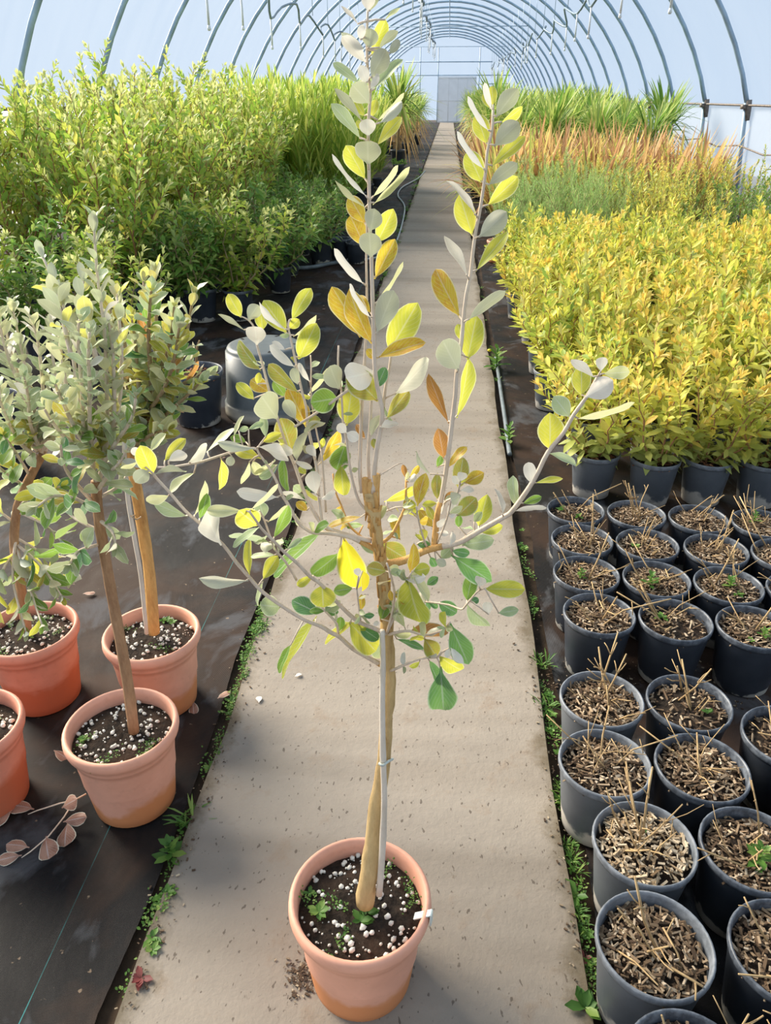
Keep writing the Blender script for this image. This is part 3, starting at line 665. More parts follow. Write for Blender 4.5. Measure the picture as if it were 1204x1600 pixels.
BR = {  # name: points (photo px), radius px at start and end, depth at start and end (m, + = away)
 'M1': ([(583, 770), (584, 740), (588, 703), (595, 666), (596, 635), (586, 585), (583, 496), (581, 446), (580, 402), (577, 340), (576, 266), (575, 200), (578, 145), (575, 116), (573, 78), (574, 17)], 5.5, 2.6, 0, .02),
 'M1b': ([(565, 770), (562, 740), (563, 686), (565, 630), (570, 553), (573, 473), (572, 402), (573, 340)], 4.4, 2, .01, .05),
 'M1c': ([(577, 760), (575, 710), (578, 660), (580, 625), (582, 580)], 3.6, 2.6, .02, .03),
 'M1d': ([(596, 660), (602, 605), (608, 575), (611, 550)], 3.4, 2.6, .03, .05),
 'T1': ([(585, 748), (605, 735), (622, 725), (628, 724)], 1.6, 1, 0, .03),
 'R': ([(604, 882), (622, 878), (638, 873), (660, 862), (680, 856), (716, 848), (746, 831), (786, 808), (800, 798), (826, 762), (840, 738), (856, 706), (880, 676), (896, 648), (916, 620), (934, 588)], 7, 3.4, 0, -.02),
 'M2': ([(678, 858), (680, 833), (683, 803), (690, 773), (698, 725), (706, 658), (711, 616), (713, 583), (720, 537), (723, 504), (728, 461), (735, 426), (741, 373), (750, 325), (758, 270), (761, 236), (768, 206), (770, 172)], 5.5, 3, 0, .06),
 'R3': ([(690, 793), (698, 782), (712, 776), (718, 757)], 2.4, 2, .01, -.03),
 'R4': ([(718, 846), (735, 832), (752, 826)], 2, 1.5, .02, .05),
 'R5': ([(592, 850), (610, 838), (624, 812), (633, 790), (634, 765), (634, 747)], 4, 2, .01, .06),
 'R6': ([(600, 800), (628, 792), (655, 812), (672, 850)], 2, 1.6, .03, .03),
 'R7': ([(668, 858), (660, 838), (654, 815), (650, 792)], 2, 1.5, 0, -.04),
 'R8': ([(682, 850), (695, 820), (702, 795), (704, 782)], 1.8, 1.4, 0, -.05),
 'F1': ([(604, 990), (612, 960), (616, 930), (612, 905), (604, 880)], 3, 1.8, -.01, -.07),
 'F2': ([(606, 985), (622, 950), (634, 915), (641, 897)], 2.6, 1.8, -.01, -.08),
 'F3': ([(606, 992), (620, 988), (640, 986), (664, 992), (690, 985), (703, 972)], 3, 1.8, -.01, -.06),
 'Rmid': ([(664, 940), (700, 945), (720, 952), (729, 944), (745, 925), (757, 919)], 2, 1.8, .03, -.03),
 'Rmid0': ([(610, 962), (640, 945), (664, 940)], 2.4, 2, 0, .03),
 'Rlow': ([(610, 1048), (618, 1045), (656, 1029), (682, 1027), (690, 1019), (702, 1013)], 3, 1.8, -.01, -.05),
 'LL': ([(598, 1040), (590, 1036), (576, 1028), (550, 1013), (530, 995), (516, 988), (500, 978), (475, 968), (442, 948), (410, 925), (390, 903), (370, 880), (348, 851), (312, 818), (290, 799), (266, 771), (245, 748), (240, 741)], 5, 2.4, 0, -.10),
 'LL2': ([(528, 992), (526, 975), (515, 962), (505, 952), (500, 945)], 3, 1.6, -.02, -.02),
 'LM': ([(602, 990), (583, 981), (559, 971), (538, 953), (516, 930), (500, 912), (483, 900), (464, 880), (444, 863), (428, 846), (410, 828), (403, 818), (390, 800)], 4.6, 2, -.01, -.13),
 'LM2': ([(463, 906), (446, 878), (431, 861), (426, 850), (413, 813), (405, 798)], 2.4, 1.6, -.05, -.10),
 'LM3': ([(563, 969), (560, 945), (557, 920)], 1.8, 1.6, -.05, -.07),
 'LB': ([(590, 860), (562, 846), (543, 838), (513, 833), (490, 832), (476, 825), (465, 815), (448, 785), (441, 774), (431, 750), (420, 730), (406, 711), (401, 701)], 5, 2.2, 0, .02),
 'LU': ([(403, 703), (390, 700), (356, 708), (316, 721), (290, 726), (265, 730), (246, 730)], 2.8, 2.2, .02, .02),
 'LC': ([(580, 845), (543, 836), (513, 826), (500, 815), (489, 798), (478, 776), (471, 758), (460, 726), (448, 698), (433, 653), (421, 613), (411, 573), (401, 538), (397, 512), (388, 500)], 5, 2, 0, .08),
 'LC2': ([(528, 830), (506, 823), (498, 775), (496, 741), (490, 708), (481, 665), (478, 636), (471, 609), (463, 570), (455, 533), (450, 510), (452, 500)], 3.6, 2, .01, .06),
 'LC3': ([(582, 805), (563, 787), (553, 760), (546, 726), (541, 686), (536, 663), (533, 610), (528, 573), (529, 540)], 3, 2, 0, .03),
 'LC4': ([(572, 592), (546, 608), (516, 630), (487, 650), (460, 667)], 3.4, 2.6, .02, .02),
 'LC5': ([(509, 800), (503, 715), (500, 700), (493, 668), (486, 620), (486, 575), (485, 555)], 2.2, 1.5, .02, .07),
 'LC6': ([(578, 850), (560, 835), (545, 820), (533, 790), (524, 768), (520, 740)], 2.6, 1.8, .01, .05),
}
HB = {}
for nm, (pts, r0, r1, d0, d1) in BR.items():
    k = len(pts); P = crom([(a, b, d0 + (d1 - d0) * i / (k - 1)) for i, (a, b) in enumerate(pts)], 3)
    HB[nm] = dict(P=P, r0=r0, r1=r1, mb=MB(), leaves=[])
    HB[nm]['mb'].tube([hloc(a, b, d) for a, b, d in P], [(r0 + (r1 - r0) * i / (len(P) - 1)) * hr(a, b) * .80 for i, (a, b, d) in enumerate(P)], 7)
# leaves: base x y, tip x y, apparent width (photo px), pigment, facing or light-tone letter
LEAVES = """574,18,575,-14,21,W 577,18,590,-10,12,u 560,39,533,8,6,W 600,32,625,11,6,u 573,100,534,55,21,W 570,78,533,52,13,w 563,63,566,38,13,W 576,75,579,44,25,w
579,88,600,32,25,y 591,76,621,47,13,w 608,84,624,62,13,w 579,122,604,75,28,w 583,141,628,90,15,l 562,131,520,97,15,l 573,130,563,102,17,W 578,140,591,115,12,W 577,162,549,131,31,w
566,190,523,137,13,w 570,182,554,157,14,y 580,185,588,154,14,y 588,190,632,146,8,u 592,193,629,160,15,w 564,218,518,160,19,l 588,228,627,182,19,y 575,213,573,185,24,W 565,203,557,188,9,y
575,258,574,218,38,w 571,281,541,227,28,y 574,309,517,242,8,W 581,309,623,259,11,u 582,320,641,262,12,u 573,326,522,283,8,u 571,350,544,305,28,o 569,385,547,336,31,o 578,362,586,325,28,w 588,380,615,327,30,y
579,402,577,362,34,w 585,436,618,374,28,o 569,445,520,389,14,W 587,475,631,410,7,u 588,521,615,453,34,w 581,537,540,454,33,o 563,527,522,447,31,o 579,490,560,460,15,o 580,498,544,444,10,W 606,551,652,474,44,y
588,560,664,532,25,o 586,562,573,545,13,o 584,580,539,592,44,W 590,627,543,578,42,k 588,606,602,574,19,d 616,617,672,562,27,w 603,655,637,610,25,k 583,593,613,665,8,l 593,669,624,657,12,W 580,683,594,645,14,w
571,686,555,663,11,b 587,703,583,685,12,k 541,665,549,610,36,y 527,622,486,629,38,g 530,608,514,571,31,w 480,618,516,574,9,u 541,676,527,663,15,W 541,676,560,687,17,W 500,724,531,674,18,o 540,692,524,737,31,g
533,726,536,776,25,y 560,732,549,736,8,u 502,700,505,685,9,y
768,172,756,129,11,W 770,165,768,134,16,y 766,170,754,146,12,y 774,184,809,136,27,w 782,192,818,168,15,y 771,229,812,189,31,w 764,206,729,151,10,W 760,226,744,177,27,y 757,266,712,206,11,W 752,285,730,236,31,y
766,261,821,212,21,y 762,290,808,254,23,w 760,322,810,276,27,y 743,337,700,279,11,W 738,368,717,304,33,y 747,371,793,330,31,w 743,424,793,362,21,y 730,432,695,367,15,W 719,497,678,420,35,o 730,501,789,453,18,w
730,562,744,494,37,y 721,532,715,506,15,y 716,578,690,531,39,w 713,653,736,560,21,y 701,662,668,585,19,b 693,717,685,670,25,b 683,731,690,711,11,g 700,731,726,696,15,o 716,764,723,715,24,k 719,752,724,737,14,W
725,755,756,739,21,o 718,767,742,763,10,W 693,781,710,769,11,b 708,782,705,810,15,W 714,806,744,778,27,k 716,824,717,805,12,g 747,824,761,774,28,y 785,805,775,761,9,W 750,832,787,822,17,y 722,851,772,844,24,l
740,816,752,800,13,l 928,590,892,561,14,W 938,581,941,556,16,W 941,584,986,581,20,u 914,621,959,594,31,W 908,619,908,571,28,y 890,652,865,619,26,l 898,655,992,631,12,u 858,704,860,646,39,y 856,708,902,725,13,l
830,756,825,721,18,W 835,755,879,747,10,y 802,799,854,792,9,W 808,793,797,747,17,l 816,787,846,776,13,g
652,791,662,739,23,o 683,781,681,741,16,k 600,784,656,762,17,y 648,807,633,779,20,y 676,824,655,797,17,o 678,813,667,791,12,k 683,786,659,789,12,y 625,844,612,804,14,o 634,748,629,726,10,b 639,746,656,727,10,o
637,754,651,741,10,W 673,742,647,706,6,w 594,848,634,873,31,k 640,895,650,854,15,o 650,850,673,852,13,d 702,852,709,831,10,W 682,832,701,834,9,W 688,873,707,854,18,l 706,860,734,866,15,d 672,870,681,886,13,d
704,867,780,917,16,d 680,875,697,883,13,w 645,893,672,887,19,y 637,902,655,978,41,y 642,899,673,938,15,u 632,906,666,901,15,W 666,914,684,902,14,d 595,969,607,933,19,g 612,940,609,923,9,o 633,982,610,942,16,u
614,991,643,992,12,u 637,987,701,986,22,b 618,998,663,1014,11,d 662,997,683,1027,26,k 594,991,597,1031,33,l 684,941,714,958,23,d 668,940,685,950,10,d 702,972,738,1053,30,d 729,939,738,896,22,g 748,917,752,900,17,W
755,920,820,921,28,y 729,944,763,983,19,l 735,941,748,936,11,d 763,961,760,939,15,W 777,958,812,953,15,l 686,1025,721,1050,23,y 704,1012,721,1036,11,W 702,1013,697,1028,9,W 670,1031,681,1062,14,d 688,1041,694,1132,31,d 656,1033,640,1044,9,y
377,496,356,459,23,y 387,501,404,475,23,w 410,517,407,484,21,y 383,517,341,490,8,w 401,539,398,508,31,W 448,522,411,468,32,y 448,516,402,474,10,W 455,501,484,450,26,y 458,526,496,494,10,u 466,561,494,506,33,y
452,513,467,499,16,y 408,579,368,533,23,k 461,574,420,540,16,W 446,547,425,534,11,W 466,614,422,568,24,k 465,601,457,574,15,w 484,597,465,567,10,W 446,620,427,595,19,g 478,667,451,606,31,o 482,664,474,630,14,o
419,612,391,593,25,o 402,601,405,582,11,y 397,624,369,598,19,y 433,654,406,617,43,w 462,656,444,623,19,w 455,703,439,653,36,k 463,721,474,674,18,w 473,679,506,657,14,w 415,684,411,650,14,l 387,671,412,662,10,l
372,673,388,668,9,l 365,683,379,649,7,u 322,707,367,668,10,u 410,691,439,677,15,y 403,698,457,713,21,W 423,690,458,710,17,W 398,701,339,693,15,w 408,717,365,700,21,y 385,691,359,682,14,g 443,713,445,767,18,g
434,726,403,746,21,l 428,720,397,741,7,u 395,720,405,743,17,u 390,720,378,757,10,u 345,716,347,766,17,y 362,712,358,728,14,w 435,777,369,769,21,W 391,797,435,757,7,u 478,782,439,768,9,W 457,719,488,732,10,W
494,714,479,695,14,W 494,773,486,734,23,W 478,741,467,729,12,y 471,769,459,759,15,l 469,760,498,783,8,k 500,780,525,769,11,W 480,798,463,784,15,o 239,741,219,697,26,y 234,706,257,677,13,u 218,712,206,700,13,W
216,721,189,733,7,u 256,721,289,685,19,y 262,721,293,707,17,W 294,723,325,696,16,w 242,741,291,733,9,w 305,738,261,769,14,u 232,735,211,753,21,w 265,774,228,784,15,u 293,807,238,786,18,l 303,807,323,752,9,u
311,812,325,774,15,g 346,852,313,790,30,W 380,798,321,798,17,u 402,821,374,799,33,y 412,809,405,784,19,l 406,823,362,854,11,l 423,848,357,835,10,l 390,901,388,842,13,y 431,867,391,869,9,l 388,907,310,907,16,w
410,906,436,867,21,y 411,908,400,946,8,l 438,949,407,945,29,l 498,959,455,937,27,d 427,841,452,792,15,g 418,816,449,790,7,u 505,829,424,899,24,g 447,859,471,841,8,l 530,864,486,900,27,g 490,898,465,914,13,y
537,841,559,922,43,Y 566,890,570,925,13,Y 560,901,557,887,10,W 566,807,511,822,12,o 545,811,524,804,13,g 568,821,541,822,11,g 578,816,603,791,17,u 598,868,561,847,13,l 604,893,572,886,21,k 503,914,505,949,37,y
552,919,520,924,17,g 564,954,565,930,11,o 507,953,529,957,13,d 560,968,556,959,7,u 566,961,585,962,9,d 495,963,436,1057,18,y 455,1006,433,1051,13,g 553,973,506,1001,17,y 545,972,589,1019,41,y 560,978,592,1000,20,d 530,986,532,964,15,g 583,978,591,971,7,W""".split()
random.seed(5)
def near(bx, by):
    best = None
    for nm, b in HB.items():
        for i, (x, y, d) in enumerate(b['P']):
            q = (x - bx) ** 2 + (y - by) ** 2
            if best is None or q < best[0]: best = (q, nm, i)
    return best
for rec in LEAVES:
    bx, by, tx, ty, wd, col = rec.split(','); bx, by, tx, ty, wd = map(float, (bx, by, tx, ty, wd))
    q, nm, i = near(bx, by); b = HB[nm]; sx, sy, dep = b['P'][i]
    Lp = math.hypot(tx - bx, ty - by)
    back = col in 'wW'
    # upper faces belong to leaves standing behind the stem, grey undersides to those in front of it
    lean = (-.28 if back else .25) + random.gauss(0, .16)
    if Lp < wd * 1.15: lean = -.9 if back else -.6           # seen end-on: points at the viewer
    dd = dep + (-.006 if back else .008) + random.uniform(-.004, .004)
    P0 = hloc(bx, by, dd); P1 = hloc(tx, ty, dd + lean * Lp * hr(bx, by))
    if q > 9: b['mb'].tube([hloc(sx, sy, dep), (hloc(sx, sy, dep) + P0) / 2 + Vector((0, 0, .001)), P0 + (P1 - P0) * .05], [.0012, .0010, .0009], 5)
    ax = (P1 - P0).normalized(); tocam = (CAM - (P0 + HG)).normalized(); nrm = (tocam - ax * tocam.dot(ax)).normalized()
    appW = wd * hr(bx, by); full = max(appW, (P1 - P0).length * (.40 if wd > .3 * Lp else .30))
    phi = math.acos(min(1, appW / full)) * random.choice((-1, 1))
    if phi == 0: phi = random.gauss(0, .15)
    side = ax.cross(nrm); nr = nrm * math.cos(phi) + side * math.sin(phi)
    if back: nr = -nr
    ratio = wd / Lp
    vi = 5 if ratio > .75 else random.choice((5, 3)) if ratio > .47 else random.choice((0, 7, 7)) if ratio < .34 else random.choice((0, 1, 2, 3, 4, 7))
    if col == 'd' and Lp > 55: vi = 6; nr = nrm; full = max(appW, .26 * (P1 - P0).length) * 1.15
    b['leaves'].append((get_leaf(vi, col), leaf_matrix(P0, P1, nr, full * 1.08)))
# small young leaves filling the middle of the crown
for nm, cnt, cols in (('F1', 8, 'ulog'), ('F2', 7, 'uluw'), ('F3', 8, 'uuly'), ('R6', 6, 'ylwk'), ('R7', 4, 'oyk'), ('R4', 5, 'lwlu'), ('R8', 3, 'uwW'), ('R3', 4, 'uWy'), ('R5', 6, 'lwuo'), ('LM3', 4, 'ulw'), ('LL2', 6, 'gdul'), ('LM2', 5, 'lluw'), ('LC3', 4, 'wul'), ('LC6', 5, 'lgo'), ('LC5', 4, 'wly'), ('Rmid0', 6, 'dlgw'), ('Rlow', 3, 'wuW'), ('LB', 6, 'luwg'), ('LC', 6, 'wlyu'), ('LC2', 5, 'wlky')):
    b = HB[nm]
    for _ in range(cnt):
        x, y, d = b['P'][random.randint(len(b['P']) // 4, len(b['P']) - 1)]; a = U(0, 6.28); L_ = U(13, 26)
        P0 = hloc(x, y, d); P1 = hloc(x + L_ * math.cos(a), y + L_ * math.sin(a) * .8 - 3, d + U(-.02, .03))
        nr = Vector((U(-1, 1), U(-1, .2), U(-.2, 1)))
        b['leaves'].append((get_leaf(random.choice((0, 1, 3, 5)), random.choice(cols)), leaf_matrix(P0, P1, nr, (P1 - P0).length * U(.42, .58))))
for nm, b in HB.items():
    orange = nm in ('R', 'LB', 'LC')
    o = put('branch', b['mb'].mesh('branch', M_TWIG if nm not in ('R5', 'LC6') else M_BARKO), hero)
    for me, mw in b['leaves']: put('leaf', me, o, mw=mw)
# woody orange bark where the right and left limbs leave the trunk
m = MB()
for nm, k in (('R', 14), ('LB', 4), ('M2', 9), ('LL', 4)):
    m = MB()
    P = HB[nm]['P'][:k]; m.tube([hloc(a, b, d) for a, b, d in P], [(HB[nm]['r0'] * 1.0 * (1 - .25 * i / k)) * hr(a, b) for i, (a, b, d) in enumerate(P)], 8)
    put('limb_bark', m.mesh('limb_bark', M_BARKO), hero)
# ------------------------------------------------------------------ silvery potted standards, left
random.seed(33)
def stem3(base, pts, Y, jit=0.0):
    """photo polyline -> local points on the vertical plane Y of the pot, depth drifting by jit"""
    k = len(pts); return [Vector(p) for p in crom([tuple(ony(a, b, Y + jit * i / max(1, k - 1)) - base) for i, (a, b) in enumerate(pts)], 3)]
def leafy(par, pts, r0, r1, L, cols, step, t0=.08, ang=55, vi=(0, 1, 2, 3, 4, 7), lend=.6, asp=.48, mat=None, nm='branch', droop=0.0):
    m = MB(); k = len(pts); m.tube(pts, [r0 + (r1 - r0) * i / (k - 1) for i in range(k)], 6)
    br = put(nm, m.mesh(nm, mat or M_TWIG), par)
    cum = [0]
    for a, b in zip(pts, pts[1:]): cum.append(cum[-1] + (b - a).length)
    tot = cum[-1]; s = tot * t0; q = U(0, 6); n = 0
    while s < tot:
        i = max(j for j in range(k - 1) if cum[j] <= s); f = (s - cum[i]) / max(1e-6, cum[i + 1] - cum[i]); P = pts[i].lerp(pts[i + 1], f)
        d = (pts[i + 1] - pts[i]).normalized(); e1 = d.orthogonal().normalized(); e2 = d.cross(e1); t = s / tot
        for side in (0, math.pi):
            if rnd() < .08: continue
            a = q + side + U(-.35, .35); out = e1 * math.cos(a) + e2 * math.sin(a)
            g = math.radians(ang * (1.15 - .55 * t) + U(-14, 14)); ln = 1.12 * L * (1 + (lend - 1) * t) * U(.75, 1.2)
            ax = d * math.cos(g) + out * math.sin(g) - Vector((0, 0, droop * U(.4, 1.2))); nr = d * math.sin(g) - out * math.cos(g)
            nr = nr + Vector((U(-.3, .3), U(-.3, .3), U(-.2, .3)))
            c = cols(t) if callable(cols) else random.choice(cols)
            put('leaf', get_leaf(random.choice(vi), c, True), br, mw=leaf_matrix(P, P + ax.normalized() * ln, nr, ln * asp * U(.85, 1.15)))
        s += step * U(.8, 1.25); q += math.pi / 2 + U(-.2, .2)
    if t0 < .5:
        for a in (0, 2.1, 4.2):                              # young leaves at the tip
            out = e1 * math.cos(a) + e2 * math.sin(a); ln = L * lend * .7; ax = (d + out * .45).normalized()
            put('leaf', get_leaf(0, cols(1) if callable(cols) else cols[0], True), br, mw=leaf_matrix(pts[-1], pts[-1] + ax * ln, d - out, ln * asp))
    return br
def trunk3(par, base, pts, Y, r0, r1, mat=M_BARKR, nm='trunk'):
    P = stem3(base, pts, Y); k = len(P); m = MB(); rg = random.Random(len(pts))
    m.tube(P, [(r0 + (r1 - r0) * i / (k - 1)) * rg.uniform(.93, 1.07) for i in range(k)], 10); put(nm, m.mesh(nm, mat), par); return P
sil = lambda t: random.choice('wwllllWu' if t > .35 else 'llwgk')
grn = lambda t: random.choice('ggkdly')
# A: nearest, tallest silver crown
gA = onz(188, 1131, .23); gA.z = 0; YA = gA.y
A = terra_pot('potted_tree', gA, 'young silver-leaved standard in the nearest whole terracotta pot left of the path', 'potted tree', 'terra', 1, 1.2)
P = trunk3(A, gA, [(209, 1143), (200, 1070), (186, 990), (172, 915), (160, 845), (152, 790), (150, 752)], YA, .0125, .0095)
for pts, j, L, cols, st in [
    ([(151, 765), (158, 738), (166, 692), (168, 665), (167, 631), (166, 574), (163, 516), (159, 484), (153, 440), (149, 390), (147, 346)], .06, .046, sil, .0175),
    ([(151, 760), (142, 715), (134, 692), (130, 665), (128, 612), (124, 564), (122, 522), (124, 500)], -.03, .044, sil, .017),
    ([(138, 700), (117, 669), (101, 635), (92, 615), (86, 600)], -.10, .046, sil, .0175),
    ([(132, 680), (120, 600), (112, 540), (105, 497), (86, 445), (66, 400)], .16, .055, lambda t: random.choice('ylluw'), .024),
    ([(140, 710), (112, 640), (98, 570), (92, 520)], .10, .05, sil, .019),
    ([(146, 735), (140, 660), (140, 600), (138, 560), (140, 520)], -.08, .046, sil, .018),
    ([(155, 720), (176, 660), (178, 600), (176, 550), (170, 505)], .05, .046, sil, .018),
    ([(136, 700), (110, 690), (88, 668), (70, 640)], -.06, .046, sil, .018),
    ([(112, 560), (98, 500), (90, 470), (88, 450)], .12, .05, lambda t: random.choice('lluyw'), .02),
    ([(150, 560), (134, 500), (128, 470), (130, 440)], .10, .05, lambda t: random.choice('lluyw'), .02),
    ([(158, 730), (182, 690), (205, 655), (212, 620)], -.04, .05, lambda t: random.choice('llwgk'), .02),
    ([(164, 700), (185, 640), (190, 560), (186, 500), (182, 460)], .14, .05, lambda t: random.choice('lywk'), .024),
    ([(150, 770), (172, 738), (185, 725), (200, 700)], -.06, .045, sil, .025)]:
    leafy(A, stem3(gA, pts, YA, j), .0048, .0022, L, cols, st)
for pts, j, L in [([(150, 790), (110, 745), (98, 720), (95, 695)], -.10, .045), ([(152, 800), (120, 780), (85, 775), (60, 790)], -.12, .064), ([(158, 850), (130, 858), (118, 865), (110, 880)], -.10, .06),
                  ([(152, 810), (175, 830), (180, 850)], -.05, .06), ([(156, 830), (120, 812), (105, 800)], .05, .058), ([(151, 780), (185, 760), (196, 745)], .03, .055)]:
    leafy(A, stem3(gA, pts, YA, j), .004, .002, L, lambda t: random.choice('gdllk') if t < .8 else 'w', .024, .3, 60, droop=.25)
# C: behind it at the left edge
gC = onz(44, 980, .23); gC.z = 0; YC = gC.y
Cc = terra_pot('potted_tree', gC, 'bushy potted standard at the left edge, green leaves overhanging its pot', 'potted tree', 'terrad', 2, 2.2)
trunk3(Cc, gC, [(42, 985), (30, 900), (22, 850), (28, 790), (50, 740), (68, 708)], YC, .0125, .009)
for pts, j in [([(66, 712), (57, 679), (34, 612), (21, 579), (8, 543), (0, 509), (-6, 480)], -.02), ([(68, 705), (65, 688), (55, 646), (42, 587), (29, 526), (19, 478)], .02),
               ([(70, 705), (75, 688), (70, 641), (65, 583), (59, 532), (46, 492)], .08), ([(60, 715), (30, 690), (5, 640), (-12, 590)], -.1), ([(62, 700), (44, 640), (30, 590), (14, 540), (8, 500)], .06), ([(68, 700), (84, 640), (86, 590), (80, 540), (78, 505)], .1), ([(60, 705), (20, 660), (0, 610), (-8, 570)], .06), ([(64, 705), (48, 665), (44, 620), (38, 590)], -.09), ([(70, 700), (95, 660), (100, 620), (104, 585)], .12)]:
    leafy(Cc, stem3(gC, pts, YC, j), .0055, .0023, .050, sil, .0175)
for pts, j in [([(25, 850), (60, 880), (80, 905), (95, 930)], -.10), ([(25, 840), (20, 900), (30, 950), (40, 985)], -.14), ([(24, 860), (0, 900), (-10, 960)], -.12), ([(28, 800), (70, 820), (100, 850)], -.06),
               ([(40, 760), (10, 740), (-10, 720)], -.06), ([(26, 820), (0, 800), (-20, 790)], .0), ([(30, 790), (60, 770), (95, 760)], -.12), ([(24, 850), (50, 930), (65, 975)], -.16), ([(24, 840), (75, 870), (105, 900)], .06), ([(48, 745), (20, 700), (5, 680)], -.1)]:
    leafy(Cc, stem3(gC, pts, YC, j), .004, .002, .066, lambda t: random.choice('ggdgkyl'), .026, .15, 60, droop=.35, asp=.5)
# B: crown with olive and reddish leaves
gB = onz(236, 986, .23); gB.z = 0; YB = gB.y
Bp = terra_pot('potted_tree', gB, 'young standard with olive and reddish leaves in the dusty pink pot farther back', 'potted tree', 'terra', 0, 3.0)
trunk3(Bp, gB, [(240, 988), (234, 900), (224, 830), (214, 770), (206, 715), (208, 690)], YB, .0155, .0125, M_BARKO)
Pc = stem3(gB, [(229, 990), (220, 900), (208, 830), (200, 780), (196, 730), (194, 690)], YB - .04); m = MB(); m.tube(Pc, .0052, 7); put('support_cane', m.mesh('support_cane', M_BAMBOO), Bp)
m = MB(); m.tube([ony(204, 806, YB - .05) - gB, ony(213, 812, YB - .05) - gB, ony(220, 808, YB - .03) - gB, ony(216, 804, YB + .03) - gB, ony(204, 806, YB - .05) - gB], .0016, 4); put('tie', m.mesh('tie', simple('straw_tie', (.5, .36, .22))), Bp)
red = lambda t: random.choice('kgllkdlkugyb' if t < .75 else 'ylkul')
for pts, j in [([(208, 695), (227, 644), (241, 567), (244, 500), (243, 470), (241, 424)], 0), ([(207, 700), (202, 644), (195, 540), (187, 490), (185, 462)], .06), ([(214, 680), (251, 626), (279, 574), (292, 520), (302, 462)], .05),
               ([(224, 650), (215, 590), (212, 540), (206, 500)], -.06), ([(236, 600), (258, 560), (268, 520), (272, 480)], -.08), ([(210, 690), (245, 660), (290, 620), (310, 600)], -.03), ([(230, 630), (262, 600), (300, 560)], .08),
               ([(208, 700), (180, 670), (172, 640)], -.04), ([(222, 650), (232, 590), (228, 540), (226, 480), (224, 440)], .1), ([(208, 700), (235, 680), (262, 672)], -.08), ([(226, 650), (255, 610), (272, 560), (280, 510)], -.12), ([(212, 690), (190, 600), (178, 530), (172, 480)], .04), ([(230, 640), (285, 600), (325, 585)], .02), ([(236, 600), (232, 520), (236, 455)], -.12)]:
    leafy(Bp, stem3(gB, pts, YB, j), .0058, .0024, .058, red, .018, mat=M_SHSTEM)
# D: cut by the left edge
gD = onz(-58, 1131, .23); gD.z = 0
Dp = terra_pot('potted_tree', gD, 'potted standard cut off by the left edge, only its pot side in view', 'potted tree', 'terrad', 1, .5)
Dp.location.x += 0
P = trunk3(Dp, gD, [(-50, 1140), (-70, 1000), (-95, 860), (-110, 780)], gD.y, .012, .009)
for pts, j in [([(-110, 790), (-115, 700), (-118, 560)], 0.0), ([(-108, 800), (-145, 700), (-160, 600)], .08)]:
    leafy(Dp, stem3(gD, pts, gD.y, j), .005, .002, .05, sil, .03)

# ------------------------------------------------------------------ upturned tub and black pots left of the path
gt = onz(420, 640, 0); s = pxm(gt)
m = MB(); Rb = 69 * s
m.lathe([(0, .352), (.10, .352), (.165, .352), (.182, .347), (.189, .336), (.192, .322), (.1955, .322), (.212, .07), (.214, .062), (.222, .060), (.2225, .030), (.2245, .028), (.2245, .0), (.217, .0), (.214, .03), (.185, .33), (0, .345)], 56)
n_t = thing('upturned_tub', (gt.x, gt.y, 0), 'large upturned weathered black plastic tub left of the path', 'tub')
MT = pot_mat('weathered_tub', (.085, .10, .105), (.24, .22, .18), (.34, .31, .25), .022, .45, 5, .05)
tub = put('tub_body', m.mesh('tub_body', MT), n_t)
for q in (-1.25, -.35, .9, 2.2, 3.6, 4.7):
    hm = MB(); r = .202; c = Vector((math.cos(q) * r * .955, math.sin(q) * r * .955, .285)); hm.box((0, 0, 0), (.004, .016, .011)); o = put('drain_slot', hm.mesh('drain_slot', simple('slot_black', (.004, .004, .005), .9), False), n_t, loc=c); o.rotation_euler = (0, 0, q)
    hm = MB(); hm.box((0, 0, 0), (.014, .006, .0025)); o = put('drain_slot', hm.mesh('drain_slot', simple('slot_black', (.004, .004, .005), .9), False), n_t, loc=(math.cos(q + .4) * .15, math.sin(q + .4) * .15, .3505)); o.rotation_euler = (0, 0, q)
def big_black_pot(px, py, scale, label):
    g = onz(px, py, .19 * scale); t = thing('nursery_pot', (g.x, g.y, 0), label, 'pot'); t.scale = (scale,) * 3
    put('pot', POTME['black'], t); put('soil', SOILB[0], t); put('mulch', CHIPR[0], t, kind='stuff'); return t
b1 = big_black_pot(303, 578, 1.42, 'black nursery pot with reddish litter beside the upturned tub')
b2 = big_black_pot(-22, 622, 1.45, 'black nursery pot cut by the left edge behind the silver leaves')
lw = MB(); lw.tube([(0, 0, .15), (.03, -.03, .28), (.05, -.06, .31)], [.006, .004, .003], 5)
put('cut_stem', lw.mesh('cut_stem', M_STRAW), b1)

